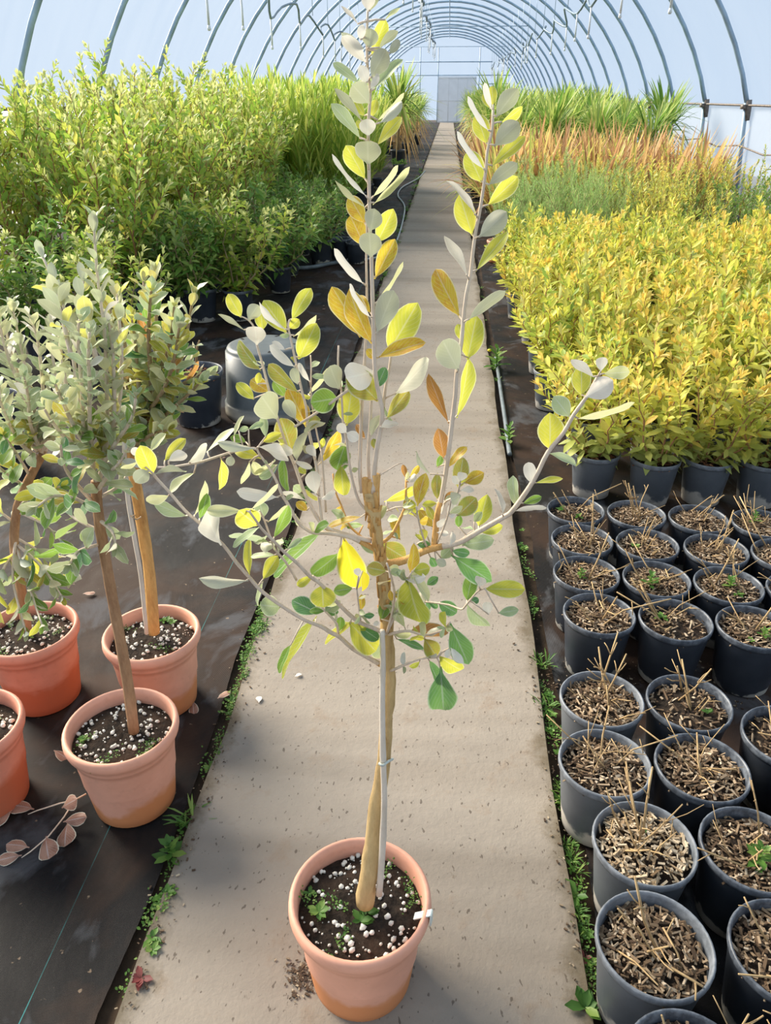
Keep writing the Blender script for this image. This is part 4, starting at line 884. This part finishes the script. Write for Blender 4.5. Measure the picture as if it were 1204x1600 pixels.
# ------------------------------------------------------------------ fallen branch and leaves
gf = onz(60, 1310, 0)
fb = thing('fallen_branch', (gf.x, gf.y, 0), 'fallen twig with dead brown leaves lying on the mat by the left pots', 'branch')
def gp(px, py, z): return onz(px, py, 0) - gf + Vector((0, 0, z))
m = MB(); m.tube([gp(*a) for a in [(136, 1246, .012), (118, 1256, .012), (95, 1262, .014), (60, 1272, .012), (45, 1276, .008)]], [.0022, .0022, .002, .0016, .001], 5); put('twig', m.mesh('twig', M_TWIG), fb)
m = MB(); m.tube([gp(*a) for a in [(118, 1256, .012), (102, 1282, .012), (78, 1312, .012), (50, 1336, .012), (35, 1344, .008)]], [.002, .002, .0018, .0015, .001], 5); put('twig', m.mesh('twig', M_TWIG), fb)
for bx, by, tx, ty, wd, ht in [(98, 1268, 122, 1262, 23, .03), (55, 1270, 18, 1264, 21, .02), (22, 1270, -14, 1292, 22, .015), (100, 1290, 136, 1290, 18, .03), (108, 1290, 100, 1325, 25, .012), (74, 1312, 76, 1348, 27, .02), (48, 1330, 12, 1326, 20, .02), (36, 1342, -4, 1350, 17, .012)]:
    P0 = gp(bx, by, .012); P1 = gp(tx, ty, ht)
    put('leaf', get_leaf_dead(random.choice((0, 1, 5))) if False else leaf_mesh('obovate', .25, -.3, .08, 8, 2, .1, bx).mesh('leaf', M_DEAD), fb, mw=leaf_matrix(P0, P1, Vector((U(-.4, .4), U(-.5, .1), 1)), wd * pxm(onz(bx, by)) * 1.25))
dl = [leaf_mesh('obovate', .3, -.25, .1, 8, 2, .08, i).mesh('leaf', M_DEAD) for i in range(3)] + [leaf_mesh('elliptic', .2, .3, .1, 8, 2, .08, i).mesh('leaf', simple('pale_fallen_leaf', (.72, .66, .58), .7, .2, .1, 20)) for i in range(2)]
FL = [(302, 1098, 26, 0, 'curled brown fallen leaf on the mat by the dusty pink pot'), (340, 1094, 24, 1, 'flat brown fallen leaf at the mat edge beside the path'), (405, 1105, 16, 3, 'pale fallen leaf lying on the left side of the path'), (461, 1064, 12, 4, 'small pale fallen leaf lying on the path below the lowest left branch'),
      (130, 930, 18, 1, 'small brown fallen leaf on the mat in front of the leaning trunk'), (85, 1175, 30, 2, 'dull brown fallen leaf on the mat behind the nearest left pot'), (545, 1300, 0, 0, '')]
for px, py, sz, k, lab in FL:
    if not sz: continue
    g = onz(px, py, 0); o = tag(put('fallen_leaf', dl[k], None, loc=(g.x, g.y, .006 if abs(g.x) > PW else .016)), lab, 'leaf'); s = sz * pxm(g); o.scale = (s * .6, s, s * .8); o.rotation_euler = (U(-.1, .1), U(-.1, .1), U(0, 6))
random.seed(77)
for i in range(46):                                        # litter on the mats
    if i < 26: px, py = U(250, 520), U(470, 720)
    else: px, py = U(830, 1190), U(640, 800)
    g = onz(px, py, 0)
    if abs(g.x) < PW + .04: continue
    o = tag(put('fallen_leaf', dl[i % 3], None, loc=(g.x, g.y, .004)), 'small reddish-brown fallen leaf on the black weed mat', 'leaf', 'scattered fallen leaves on the mats'); s = U(.02, .05); o.scale = (s * .4, s, s * .6); o.rotation_euler = (0, 0, U(0, 6))
# ------------------------------------------------------------------ massed plants of the beds
def flat_leaf(m0, P, d, nr, L, W, droop=0.0, fold=.14, prof=((0, .12), (.3, .8), (.62, 1), (1, .06))):
    m = m0
    if LEAFSINK is not None: m = MB(); m.c = m0.c; LEAFSINK.append(m)
    d = d.normalized(); x = d.cross(nr); x = x.normalized() if x.length > 1e-4 else d.orthogonal().normalized(); z = x.cross(d)
    vs = []
    for t, wv in prof:
        c = P + d * (L * t) - Vector((0, 0, droop * L * t * t)); h = x * (W * wv * .5)
        vs += [c - h + z * (fold * W * wv), c, c + h + z * (fold * W * wv)]
    fs = []
    for j in range(len(prof) - 1): a = j * 3; fs += [(a, a + 1, a + 4, a + 3), (a + 1, a + 2, a + 5, a + 4)]
    m.add(vs, fs)
LEAFSINK = None
def foliate(m, pts, rg, L, W, step, t0, ang, n=2, lend=.7, flag=1.0, droop=0.0):
    cum = [0]
    for a, b in zip(pts, pts[1:]): cum.append(cum[-1] + (b - a).length)
    tot = cum[-1]; s = tot * t0; q = rg.uniform(0, 6)
    while s < tot:
        i = max(j for j in range(len(pts) - 1) if cum[j] <= s); f = (s - cum[i]) / max(1e-6, cum[i + 1] - cum[i]); P = pts[i].lerp(pts[i + 1], f)
        d = (pts[i + 1] - pts[i]).normalized(); e1 = d.orthogonal().normalized(); e2 = d.cross(e1); t = s / tot
        for k in range(n):
            a = q + k * 2 * math.pi / n + rg.uniform(-.4, .4); out = e1 * math.cos(a) + e2 * math.sin(a)
            g = math.radians(ang * (1.2 - .6 * t) + rg.uniform(-16, 16)); ln = L * (1 + (lend - 1) * max(0, t - .4) / .6) * rg.uniform(.7, 1.2)
            m.c = (rg.random(), t, flag, 1)
            flat_leaf(m, P, d * math.cos(g) + out * math.sin(g), d * math.sin(g) - out * math.cos(g) + Vector((rg.gauss(0, .2), rg.gauss(0, .2), 0)), ln, W * ln / L * rg.uniform(.85, 1.15), droop)
        s += step * rg.uniform(.75, 1.3); q += 2.4 if n == 1 else math.pi / n + .3
    m.c = (rg.random(), 1, flag, 1)
    for a in (0, 2.1, 4.2): out = e1 * math.cos(a) + e2 * math.sin(a); flat_leaf(m, pts[-1], d + out * .4, d - out, L * lend * .7, W * lend * .7)
def wobble(p0, p1, rg, w, k=5):
    out = []
    for i in range(k + 1):
        t = i / k; out.append(p0.lerp(p1, t) + Vector((rg.gauss(0, w), rg.gauss(0, w), 0)) * (1 if 0 < i else 0))
    return out
def build_shrub(name, label, cat, group, seed, H, ns, spread, L, W, step, ang, fm, sm, t0=.25, pot='black', ps=1.0, side=2, droop=0.0, n=2, litter=True, sr=.004, single=0):
    global LEAFSINK
    count = 0
    rg = random.Random(seed); t = thing(name, (0, 0, 0), label, cat, group)
    p = put('pot', POTME[pot], t); p.scale = (ps,) * 3; s_ = put('soil', SOILB[seed % 3], t); s_.scale = (ps,) * 3
    if litter: put('mulch', CHIPR[seed % 2], t, kind='stuff').scale = (ps,) * 3
    zb = .16 * ps
    for i in range(ns):
        q = 6.283 * i / ns + rg.uniform(-.4, .4); r = spread * math.sqrt(rg.uniform(.05, 1)); h = H * rg.uniform(.72, 1.06) * (1 - .18 * r / spread)
        b = Vector((math.cos(q) * .02, math.sin(q) * .02, zb)); e = Vector((math.cos(q) * r, math.sin(q) * r, h)); mid = Vector((math.cos(q) * r * .55, math.sin(q) * r * .55, zb + (h - zb) * .35))
        P = wobble(b, mid, rg, .006, 2)[:-1] + wobble(mid, e, rg, .012 * H, 5)
        m = MB(); m.tube(P, [sr * (1.3 - .9 * j / (len(P) - 1)) for j in range(len(P))], 5); st = put('stem', None or m.mesh('stem', sm), t)
        fo = MB(); LEAFSINK = [] if single else None; foliate(fo, P, rg, L, W, step, t0, ang, n, droop=droop)
        for k in range(side):
            j = rg.randint(1, len(P) - 2); b2 = P[j]; q2 = rg.uniform(0, 6.28); l2 = rg.uniform(.16, .34) * H
            e2 = b2 + Vector((math.cos(q2) * .5, math.sin(q2) * .5, rg.uniform(.5, 1.1))).normalized() * l2
            P2 = wobble(b2, e2, rg, .006 * H, 4); m2 = MB(); m2.tube(P2, [sr * .6 * (1.2 - .8 * j / 4) for j in range(5)], 4); put('side_shoot', m2.mesh('side_shoot', sm), st)
            foliate(fo, P2, rg, L * .9, W * .9, step, .12, ang, n, droop=droop)
        if single:
            sink, LEAFSINK = LEAFSINK, None; rg.shuffle(sink)
            for l in sink:
                if count < single and rg.random() < .62: put('leaf', l.mesh('leaf', fm), st); count += 1
                else: fo.c = l.col[0]; fo.add(l.v, l.f)
        if fo.v: put('foliage', fo.mesh('foliage', fm), st, kind='stuff')
    return t
def build_straps(name, label, cat, group, seed, n, L, W, fm, z0=.16, spread=.25, up=(.8, 2.6), droop=.35, pot='black', ps=1.0, trunk=None, dead=None, zvar=.0, prof=((0, .5), (.25, .9), (.6, 1), (.85, .6), (1, .04))):
    rg = random.Random(seed); t = thing(name, (0, 0, 0), label, cat, group)
    if pot: p = put('pot', POTME[pot], t); p.scale = (ps,) * 3; put('soil', SOILB[seed % 3], t).scale = (ps,) * 3
    if trunk: m = MB(); m.tube([(0, 0, .15 * ps), (.01, .0, trunk * .5), (0, .01, trunk)], [.035, .03, .03], 8); put('trunk', m.mesh('trunk', M_SHSTEM), t)
    m = MB()
    for k in range(n):
        q = rg.uniform(0, 6.28); e = rg.uniform(*up); l = L * rg.uniform(.65, 1.1); m.c = (rg.random(), rg.random(), 1, 1)
        P = Vector((math.cos(q) * rg.uniform(0, spread) * .4, math.sin(q) * rg.uniform(0, spread) * .4, (trunk or z0) + rg.uniform(-zvar, zvar)))
        d = Vector((math.cos(q), math.sin(q), e)).normalized(); flat_leaf(m, P, d, Vector((-d.x * .5, -d.y * .5, 1)), l, W * rg.uniform(.8, 1.2), droop * rg.uniform(.4, 1.3) / max(.6, e) , .2, prof)
    put('foliage', m.mesh('foliage', fm), t, kind='stuff')
    if dead:
        m = MB()
        for k in range(dead):
            q = rg.uniform(0, 6.28); m.c = (rg.random(), 0, 1, 1); P = Vector((math.cos(q) * .03, math.sin(q) * .03, trunk * rg.uniform(.7, 1.0)))
            flat_leaf(m, P, Vector((math.cos(q), math.sin(q), rg.uniform(-1.2, .1))), Vector((0, 0, 1)), L * rg.uniform(.6, .95), W * .8, .7, .2, prof)
        put('dry_leaves', m.mesh('dry_leaves', M_DRYF), t, kind='stuff')
    return t
M_YEL = foliage_mat('foliage_yellow', [(0, (.36, .42, .06)), (.35, (.55, .56, .08)), (.8, (.67, .63, .10)), (.97, (.73, .60, .10)), (1, (.80, .54, .08))], tip=(.78, .58, .12), tf=.40, tbright=1.05, back=(.72, .72, .36), low=(.40, .47, .17))
M_YELG = foliage_mat('foliage_yellow_green', [(0, (.24, .36, .06)), (.5, (.50, .52, .07)), (1, (.68, .60, .12))], tf=.38, back=(.66, .66, .40))
M_LSH = foliage_mat('foliage_lime_green', [(0, (.15, .29, .035)), (.45, (.31, .44, .055)), (.85, (.50, .55, .09)), (1, (.64, .58, .12))], tip=(.62, .64, .26), tf=.42, back=(.44, .50, .26))
M_LSHD = foliage_mat('foliage_deep_green', [(0, (.08, .20, .03)), (.6, (.17, .31, .05)), (1, (.34, .42, .10))], tf=.32, back=(.30, .38, .20))
M_STRAP = foliage_mat('foliage_strap_lime', [(0, (.20, .34, .05)), (.5, (.36, .48, .08)), (1, (.62, .62, .16))], tf=.42)
M_CORD = foliage_mat('foliage_cordyline', [(0, (.11, .23, .04)), (.5, (.24, .37, .07)), (1, (.54, .56, .18))], tf=.40)
M_RED = foliage_mat('foliage_bronze', [(0, (.28, .16, .08)), (.3, (.48, .27, .13)), (.6, (.62, .40, .18)), (.8, (.66, .54, .16)), (1, (.42, .48, .12))], tf=.38)
M_DRYF = foliage_mat('foliage_dry', [(0, (.42, .24, .09)), (1, (.68, .48, .22))], tf=.3)
M_FINE = foliage_mat('foliage_fine_green', [(0, (.17, .36, .09)), (.5, (.30, .48, .14)), (1, (.50, .58, .22))], tf=.38)
random.seed(55)
ORD = ['first', 'second', 'third', 'fourth', 'fifth', 'sixth', 'seventh', 'eighth', 'ninth', 'tenth']
def rowlabels(objs, desc, dy, rows=3, frm='front'):
    y0 = min(o.location.y for o in objs); R = {}
    for o in objs: R.setdefault(int((o.location.y - y0 + dy * .3) / dy), []).append(o)
    for k in sorted(R)[:rows]:
        for i, o in enumerate(sorted(R[k], key=lambda o: abs(o.location.x))):
            if i < 10: o['label'] = '%s, %s row from the %s, %s from the path' % (desc, ORD[k], frm, ORD[i])
def scatter(protos, spots, label=None, jrot=True, srange=(.9, 1.12)):
    out = []
    for i, (x, y) in enumerate(spots):
        p = protos[i % len(protos)]
        if 'used' not in p: p['used'] = 1; o = p; o.location = (x, y, 0); o.rotation_euler = (0, 0, U(0, 6.28)); s = U(*srange); o.scale = (s,) * 3
        else: o = copy_tree(p, (x, y, 0), U(0, 6.28), None, U(*srange))
        out.append(o)
    for p in protos:
        if 'used' in p: del p['used']
    for o in out:
        if 'used' in o: del o['used']
    return out
# right: yellow shrubs. the four pots of the front row first
GY = 'yellow-leaved shrubs packed in the right bed'; LY = 'yellow-leaved shrub packed among its like in the right bed'
YP = [build_shrub('yellow_shrub', LY, 'shrub', GY, 200 + i, .66, 10, .27, .074, .027, .0225, 58, M_YEL if i < 3 else M_YELG, M_REDSTEM, .06, side=1, pot='dusty', sr=.0034) for i in range(5)]
front = []
for (px, py), lab, ps in zip([(931, 704), (1024, 714), (1107, 714), (1196, 717)], ['front-row yellow shrub in the grey pot nearest the path, red litter on its soil', 'front-row yellow shrub second from the path, leaves drooping over its grey pot', 'front-row yellow shrub third from the path, thin forked stems leaning right', 'front-row yellow shrub whose grey pot meets the right edge of the picture'], range(4)):
    g = onz(px, py, .19); front.append((g.x, g.y, lab))
sp = []
for j in range(12):
    y = front[0][1] + .05 + .31 * (j + 1); w0 = .70 if j > 0 else .80
    for i in range(8 + j // 4):
        x = w0 + (.30 if j else .29) * i + U(-.03, .03) + (.15 if j % 2 else 0)
        if x < .46 * y + .5: sp.append((x, y + U(-.04, .04)))
sp.sort(key=lambda q: q[1])
allsp = [(a, b) for a, b, c in front] + sp
ys = scatter(YP, sp, srange=(.94, 1.12))
YF = []
for k, (a, b, lab) in enumerate(front):
    o = build_shrub('yellow_shrub', lab, 'shrub', GY, 260 + k, .64, 10, .25, .074, .027, .0235, 60, M_YEL, M_REDSTEM, .06, side=1, pot='dusty', sr=.0034, droop=.12, single=300); o.location = (a, b, 0); YF.append(o)
rowlabels(ys, 'yellow-leaved shrub behind the front pots', .31, 10)
# right: behind them mixed greens, bronze straps, cordylines
def grid(x0, x1, dx, y0, y1, dy, jit, cond=None):
    out = []; y = y0; k = 0
    while y <= y1:
        x = x0 + (dx / 2 if k % 2 else 0)
        while x <= x1:
            q = (x + U(-jit, jit), y + U(-jit, jit))
            if cond is None or cond(*q): out.append(q)
            x += dx
        y += dy; k += 1
    return out
FP = [build_shrub('feathery_shrub', 'soft fine-leaved green shrub behind the yellow shrubs', 'shrub', 'fine-leaved shrubs behind the yellow bed', 300 + i, .95, 12, .30, .040, .0036, .0075, 52, M_FINE, M_SHSTEM, .15, side=2, n=3, litter=False) for i in range(2)]
rowlabels(scatter(FP, grid(.80, 1.75, .42, 7.35, 8.9, .45, .06)), 'fine-leaved soft green shrub', 0.45, 3)
GP = [build_shrub('green_shrub', 'mid-green upright shrub near the right wall behind the yellow shrubs', 'shrub', 'green shrubs near the right wall', 320 + i, .72, 9, .22, .040, .0150, .016, 50, M_LSHD, M_SHSTEM, .2, side=1, litter=False) for i in range(2)]
rowlabels(scatter(GP, grid(2.45, 3.8, .40, 7.4, 8.8, .45, .06)), 'mid-green upright shrub', 0.45, 3)
MP = [build_shrub('pale_shrub', 'yellow-green shrub with pale pinkish stems between yellow and bronze plants', 'shrub', 'mixed yellow-green shrubs before the bronze plants', 340 + i, .92, 10, .24, .05, .015, .017, 50, M_YELG if i else M_YEL, M_REDSTEM, .2, side=1, litter=False) for i in range(2)]
rowlabels(scatter(MP, grid(1.9, 2.4, .40, 7.3, 8.9, .45, .06) + grid(.9, 3.4, .5, 9.2, 9.7, .5, .08)), 'pale pink-stemmed shrub', 0.45, 3)
RP = [build_straps('bronze_strap_plant', 'bronze and orange strap-leaved plant in the far half of the right bed', 'plant', 'bronze strap-leaved plants in the right bed', 360 + i, 90, 1.05, .030, M_RED, up=(.8, 3.6), droop=.6, zvar=.03) for i in range(3)]
rowlabels(scatter(RP, grid(1.35, 3.3, .42, 9.9, 12.6, .55, .08) + grid(.75, 1.3, .4, 10.0, 13.4, .8, .06)), 'bronze strap-leaved plant', 0.55, 3)
CP = [build_straps('cordyline', 'green spiky cordyline in the far part of the right bed', 'plant', 'green spiky plants in the far right bed', 380 + i, 120, .74, .030, M_CORD, up=(-.15, 2.6), droop=.35, trunk=.92, dead=26, zvar=.12, ps=1.4) for i in range(3)]
rowlabels(scatter(CP, grid(.95, 3.9, .80, 14.0, 27, 1.0, .12, lambda x, y: not (x < 1.2 and y < 18)) + grid(1.0, 3.8, 1.2, 28.5, 46, 2.6, .2)), 'green spiky cordyline of the right bed', 1.0, 4)
rc = copy_tree(CP[0], (1.10, 18.5, 0), 1.0, 'big green spiky cordyline arching over the right edge of the far path', 1.25)
lc = copy_tree(CP[1], (-1.02, 19.5, 0), 2.0, 'big green spiky cordyline with a brown dry skirt at the left of the far path', 1.36); lc['group'] = 'cordylines beside the far path'; rc['group'] = 'cordylines beside the far path'
# small spiky plant at the right edge of the path
sm_ = build_straps('spiky_plant', 'small yellow-green spiky potted plant leaning over the right path edge', 'plant', None, 399, 46, .75, .026, M_STRAP, up=(.3, 2.2), droop=.4, zvar=.02); sm_.location = (.58, 13.4, 0)
# left: leafy shrubs, then upright strap-leaved plants, then cordylines
GL = 'tall leafy shrubs in the left bed'
LP = [build_shrub('leafy_shrub', 'tall lime-green leafy shrub with reddish shoots in the left bed', 'shrub', GL, 400 + i, 1.62, 9, .42, .088, .036, .036, 54, M_LSH, M_REDSTEM, .10, side=3, n=2, ps=1.3, litter=False, sr=.006) for i in range(4)]
LD = [build_shrub('low_green_shrub', 'dark green narrow-leaved shrub at the front of the left bed', 'shrub', 'dark green shrubs along the front of the left bed', 420 + i, .74, 9, .44, .10, .030, .030, 60, M_LSHD, M_SHSTEM, .12, side=4, n=2, droop=.3, ps=1.2, litter=False, sr=.005) for i in range(3)]
def inview_l(x, y): return x > -.56 * y - .6
LM_ = [build_shrub('low_lime_shrub', 'low lime-green shrub at the very front of the left bed', 'shrub', 'low lime shrubs along the front of the left bed', 430 + i, .86, 10, .46, .095, .034, .030, 60, M_LSH if i else M_LSHD, M_SHSTEM, .06, side=4, n=2, droop=.3, ps=1.1, litter=False, sr=.005) for i in range(2)]
rowlabels(scatter(LM_, grid(-3.2, -1.9, .42, 4.55, 4.55, .48, .05) + grid(-1.75, -1.3, .40, 5.6, 5.6, .5, .05) + [(-1.25, 6.5)], srange=(.85, 1.05)), 'low leafy lime-green shrub', .5, 5)
rowlabels(scatter(LP, grid(-3.4, -2.2, .48, 4.9, 5.6, .54, .08, inview_l) + grid(-3.7, -3.65, .4, 6.3, 9.5, .55, .04) + grid(-3.6, -1.65, .50, 6.0, 11.2, .54, .08, inview_l), srange=(.92, 1.14)), 'tall lime-green leafy shrub', .54, 5)
scatter(LP, grid(-3.6, -2.3, .62, 11.9, 20, .9, .1), srange=(.85, 1.05))
rowlabels(scatter(LD, grid(-2.5, -1.45, .42, 5.5, 5.9, .45, .06) + grid(-1.75, -.95, .42, 7.2, 9.4, .5, .05), srange=(.85, 1.08)), 'low dark green shrub', 0.48, 5)
SPp = [build_straps('strap_leaf_plant', 'upright plant with long narrow lime-green leaves in the left bed', 'plant', 'upright narrow-leaved plants in the left bed', 440 + i, 10, .3, .02, M_STRAP) for i in range(3)]
for i, t in enumerate(SPp):                              # many upright canes, each with long leaves
    rg = random.Random(440 + i); m = MB(); old = [c for c in t.children if c.name.startswith('foliage')][0]
    for k in range(26):
        q = rg.uniform(0, 6.28); r = .30 * math.sqrt(rg.random()); h = rg.uniform(.95, 1.5)
        b = Vector((math.cos(q) * r * .3, math.sin(q) * r * .3, .18)); e = Vector((math.cos(q) * r, math.sin(q) * r, h))
        foliate(m, [b, b.lerp(e, .5), e], rg, .26, .026, .075, .12, 26, 2, .8, 1.0, .12)
    old.data = m.mesh('foliage', M_STRAP)
rowlabels(scatter(SPp, grid(-2.55, -.95, .48, 9.9, 15.5, .60, .07) + grid(-2.6, -1.6, .55, 16.2, 19.8, .9, .1), srange=(.92, 1.1)), 'upright strap-leaved plant', 0.6, 5)
CL = [build_straps('cordyline', 'green spiky cordyline in the far part of the left bed', 'plant', 'green spiky plants in the far left bed', 460 + i, 110, .72, .032, M_CORD, up=(-.1, 2.6), droop=.35, trunk=.9, dead=20, zvar=.12, ps=1.4) for i in range(2)]
rowlabels(scatter(CL, grid(-3.9, -1.0, .95, 21.8, 30, 1.2, .12, lambda x, y: not (x > -1.4 and y < 23)) + grid(-3.8, -1.1, 1.3, 31.5, 46, 2.6, .2)), 'green spiky cordyline of the left bed', 1.2, 3)
lo = [build_shrub('small_green_plant', 'low bright green potted plant at the left edge of the far path', 'plant', None, 480, .34, 12, .16, .05, .022, .02, 60, M_WEED, M_SHSTEM, .1, side=1, litter=False, ps=1.2)]
lo[0].location = (-.88, 17.2, 0)
for k, (px, py, s, lab) in enumerate([(531, 372, 1.15, 'empty-looking black pot beneath the narrow-leaved plants near the path'), (556, 378, 1.05, 'black pot with a white-stained base at the path end of the left bed')]):
    g = onz(px, py, .19 * s); t = thing('nursery_pot', (g.x, g.y, 0), lab, 'pot'); t.scale = (s,) * 3; put('pot', POTME['black'], t); put('soil', SOILB[k], t)
# turquoise clip among the shrubs, orange-brown pots at the edge of the yellow bed
g = onz(228, 394, .35); g = ony(228, 394, 6.2); m = MB(); m.lathe([(.05, 0), (.062, .02), (.058, .024), (.046, .004)], 20); o = put('plastic_clip', m.mesh('plastic_clip', M_GREENP), None, loc=g); o.rotation_euler = (.5, .2, 0); tag(o, 'turquoise plastic clip caught among the left shrubs', 'clip')
for (px, py, s, lab) in [(778, 376, .9, 'orange-brown pot at the left rear corner of the yellow bed'), (799, 352, .9, 'orange-brown pot half hidden behind the yellow shrubs')]:
    g = onz(px, py, .2); t = thing('flower_pot', (g.x, g.y, 0), lab, 'pot'); t.scale = (s,) * 3; put('pot', POTME['terra'], t); put('soil', SOILT[0], t)

# ------------------------------------------------------------------ hoses
def hose(label, pts, r, mat, z=.012, name='hose'):
    P = []
    for p in pts: q = onz(p[0], p[1], 0); P.append((q.x, q.y, z))
    P = crom(P, 5); o0 = Vector(P[0]); m = MB(); m.tube([Vector(p) - o0 for p in P], r, 8)
    return tag(put(name, m.mesh(name, mat), None, loc=o0), label, 'hose')
hose('grey hose curving along the left edge of the far path', [(664, 268), (654, 279), (640, 287), (628, 294), (622, 302), (622, 309), (629, 318), (632, 327), (630, 342), (624, 366), (612, 392), (590, 404), (560, 409)], .013, simple('hose_pale_grey', (.30, .34, .36), .4, .4))
hose('dark hose lying on the mat in front of the left bed', [(380, 421), (420, 420), (462, 421), (490, 419), (520, 413), (560, 406), (600, 396)], .019, M_PIPE)
hose('black edging pipe along the right edge of the path', [(774, 560), (778, 585), (783, 620), (789, 660), (794, 700), (796, 712)], .011, M_PIPE, .006, 'edging_pipe')

# ------------------------------------------------------------------ weeds along both path edges
random.seed(91)
def weed(px, py, kind, s, label=None, red=False):
    g = onz(px, py, 0); m = random.choice(WM[kind])
    if red:
        m = m.copy(); m.materials.clear(); m.materials.append(M_WEEDR)
    o = put('weed', m, None, loc=(g.x, g.y, -.004 if abs(g.x) > PW else .011)); o.scale = (s,) * 3; o.rotation_euler = (0, 0, U(0, 6.28) if kind != 'creep' else U(-.25, .25) + random.choice((0, math.pi)))
    if label: tag(o, label, 'weed')
    else: tag(o, 'small green weed growing in the crack along the path edge', 'weed', 'small weeds along the path edges')
    return o
weed(775, 577, 'tall', 2.2, 'leafy green weed with a yellow bloom at the right path edge')
weed(794, 692, 'tall', 1.5, 'bright green seedling against the black edging pipe')
weed(292, 1285, 'grass', 1.25, 'spiky grass tuft at the mat edge in front of the nearest left pot')
weed(268, 1345, 'tall', 1.0, 'small leafy weed at the left path edge below the grass tuft')
weed(847, 1040, 'grass', 1.0, 'grass tuft at the right path edge beside the rear block of black pots')
weed(856, 1105, 'grass', .95, 'grass tuft at the right path edge between the two blocks of black pots')
weed(878, 1250, 'grass', .9, 'grass tuft at the right path edge beside the front block of black pots')
weed(893, 1342, 'grass', .7, 'small grass tuft by the right path edge near the pale mulch pot')
weed(900, 1400, 'rosette', 1.3, 'green leafy rosette at the right path edge near the front')
weed(913, 1495, 'rosette', .7, 'reddish weed at the right path edge beside the grey-sided pot', True)
weed(912, 1582, 'rosette', 1.2, 'broad-leaved green weed in the lower right corner of the path')
weed(328, 1200, 'rosette', .8, 'small rosette weed at the left path edge by the stained concrete')
weed(240, 1490, 'rosette', .7, 'low weed at the left path edge near the lower corner')
weed(222, 1535, 'rosette', .8, 'reddish brown low weed at the left path edge in the lower corner', True)
m = MB(); m.lathe([(0, .004), (.004, .003), (.006, 0), (.003, -.003), (0, -.004)], 8); o = put('bloom', m.mesh('bloom', simple('yellow_bloom', (.85, .68, .04))), [x for x in C.objects if x.name == 'weed'][0], loc=(.02, -.01, .055))
def edge_px(side, y):
    return 223 + (1538 - y) * .345 if side < 0 else 775 + (y - 640) * .149
for y0, y1, cnt, kinds in [(935, 1130, 40, ['creep', 'creep', 'creep', 'rosette']), (1130, 1560, 14, ['rosette', 'creep']), (440, 640, 12, ['creep', 'rosette']), (640, 935, 16, ['creep', 'rosette'])]:
    for _ in range(cnt): y = U(y0, y1); weed(edge_px(-1, y) - U(4, 16) * (y / 1000), y, random.choice(kinds), U(.45, .95))
for _ in range(46): y = 250 + 190 * rnd() ** 1.5; weed(edge_px(-1, y) - U(1, 8), y, random.choice(['grass', 'creep']), U(1.0, 1.6))
for y0, y1, cnt, kinds in [(850, 960, 12, ['creep', 'rosette']), (1000, 1560, 34, ['creep', 'creep', 'rosette', 'grass']), (440, 640, 12, ['creep', 'grass', 'rosette']), (640, 850, 6, ['rosette'])]:
    for _ in range(cnt): y = U(y0, y1); weed(edge_px(1, y) + U(5, 16) * (y / 1000), y, random.choice(kinds), U(.4, .8))
# crumbs of soil and bark spilled on path and mats
m = MB(); rg = random.Random(8)
for _ in range(1300):
    if rg.random() < .16: px, py = rg.gauss(468, 12), rg.gauss(1532, 16)
    elif rg.random() < .5: px, py = rg.uniform(830, 1190), rg.uniform(1030, 1110)
    else:
        py = rg.uniform(950, 1590); s = rg.choice((-1, 1)); px = edge_px(s, py) + rg.gauss(0, 12) + s * 6
    g = onz(px, py, 0); z = .0135 if abs(g.x) < PW else -.002
    e = Matrix.Rotation(rg.uniform(0, 6.28), 3, 'Z'); k = rg.choice((.25, .35, .5, .8)) * rg.uniform(.8, 1.3); m.box((g.x, g.y, z + .001), (.004 * k, .0018 * k, .0012 * k), e)
o = put('soil_crumbs', m.mesh('soil_crumbs', chip_mat('crumbs', [(0, (.03, .02, .015)), (.7, (.12, .08, .05)), (1, (.5, .42, .3))]), False), None, kind='stuff'); tag(o, 'dark soil and bark crumbs spilled along the path edges', 'soil')
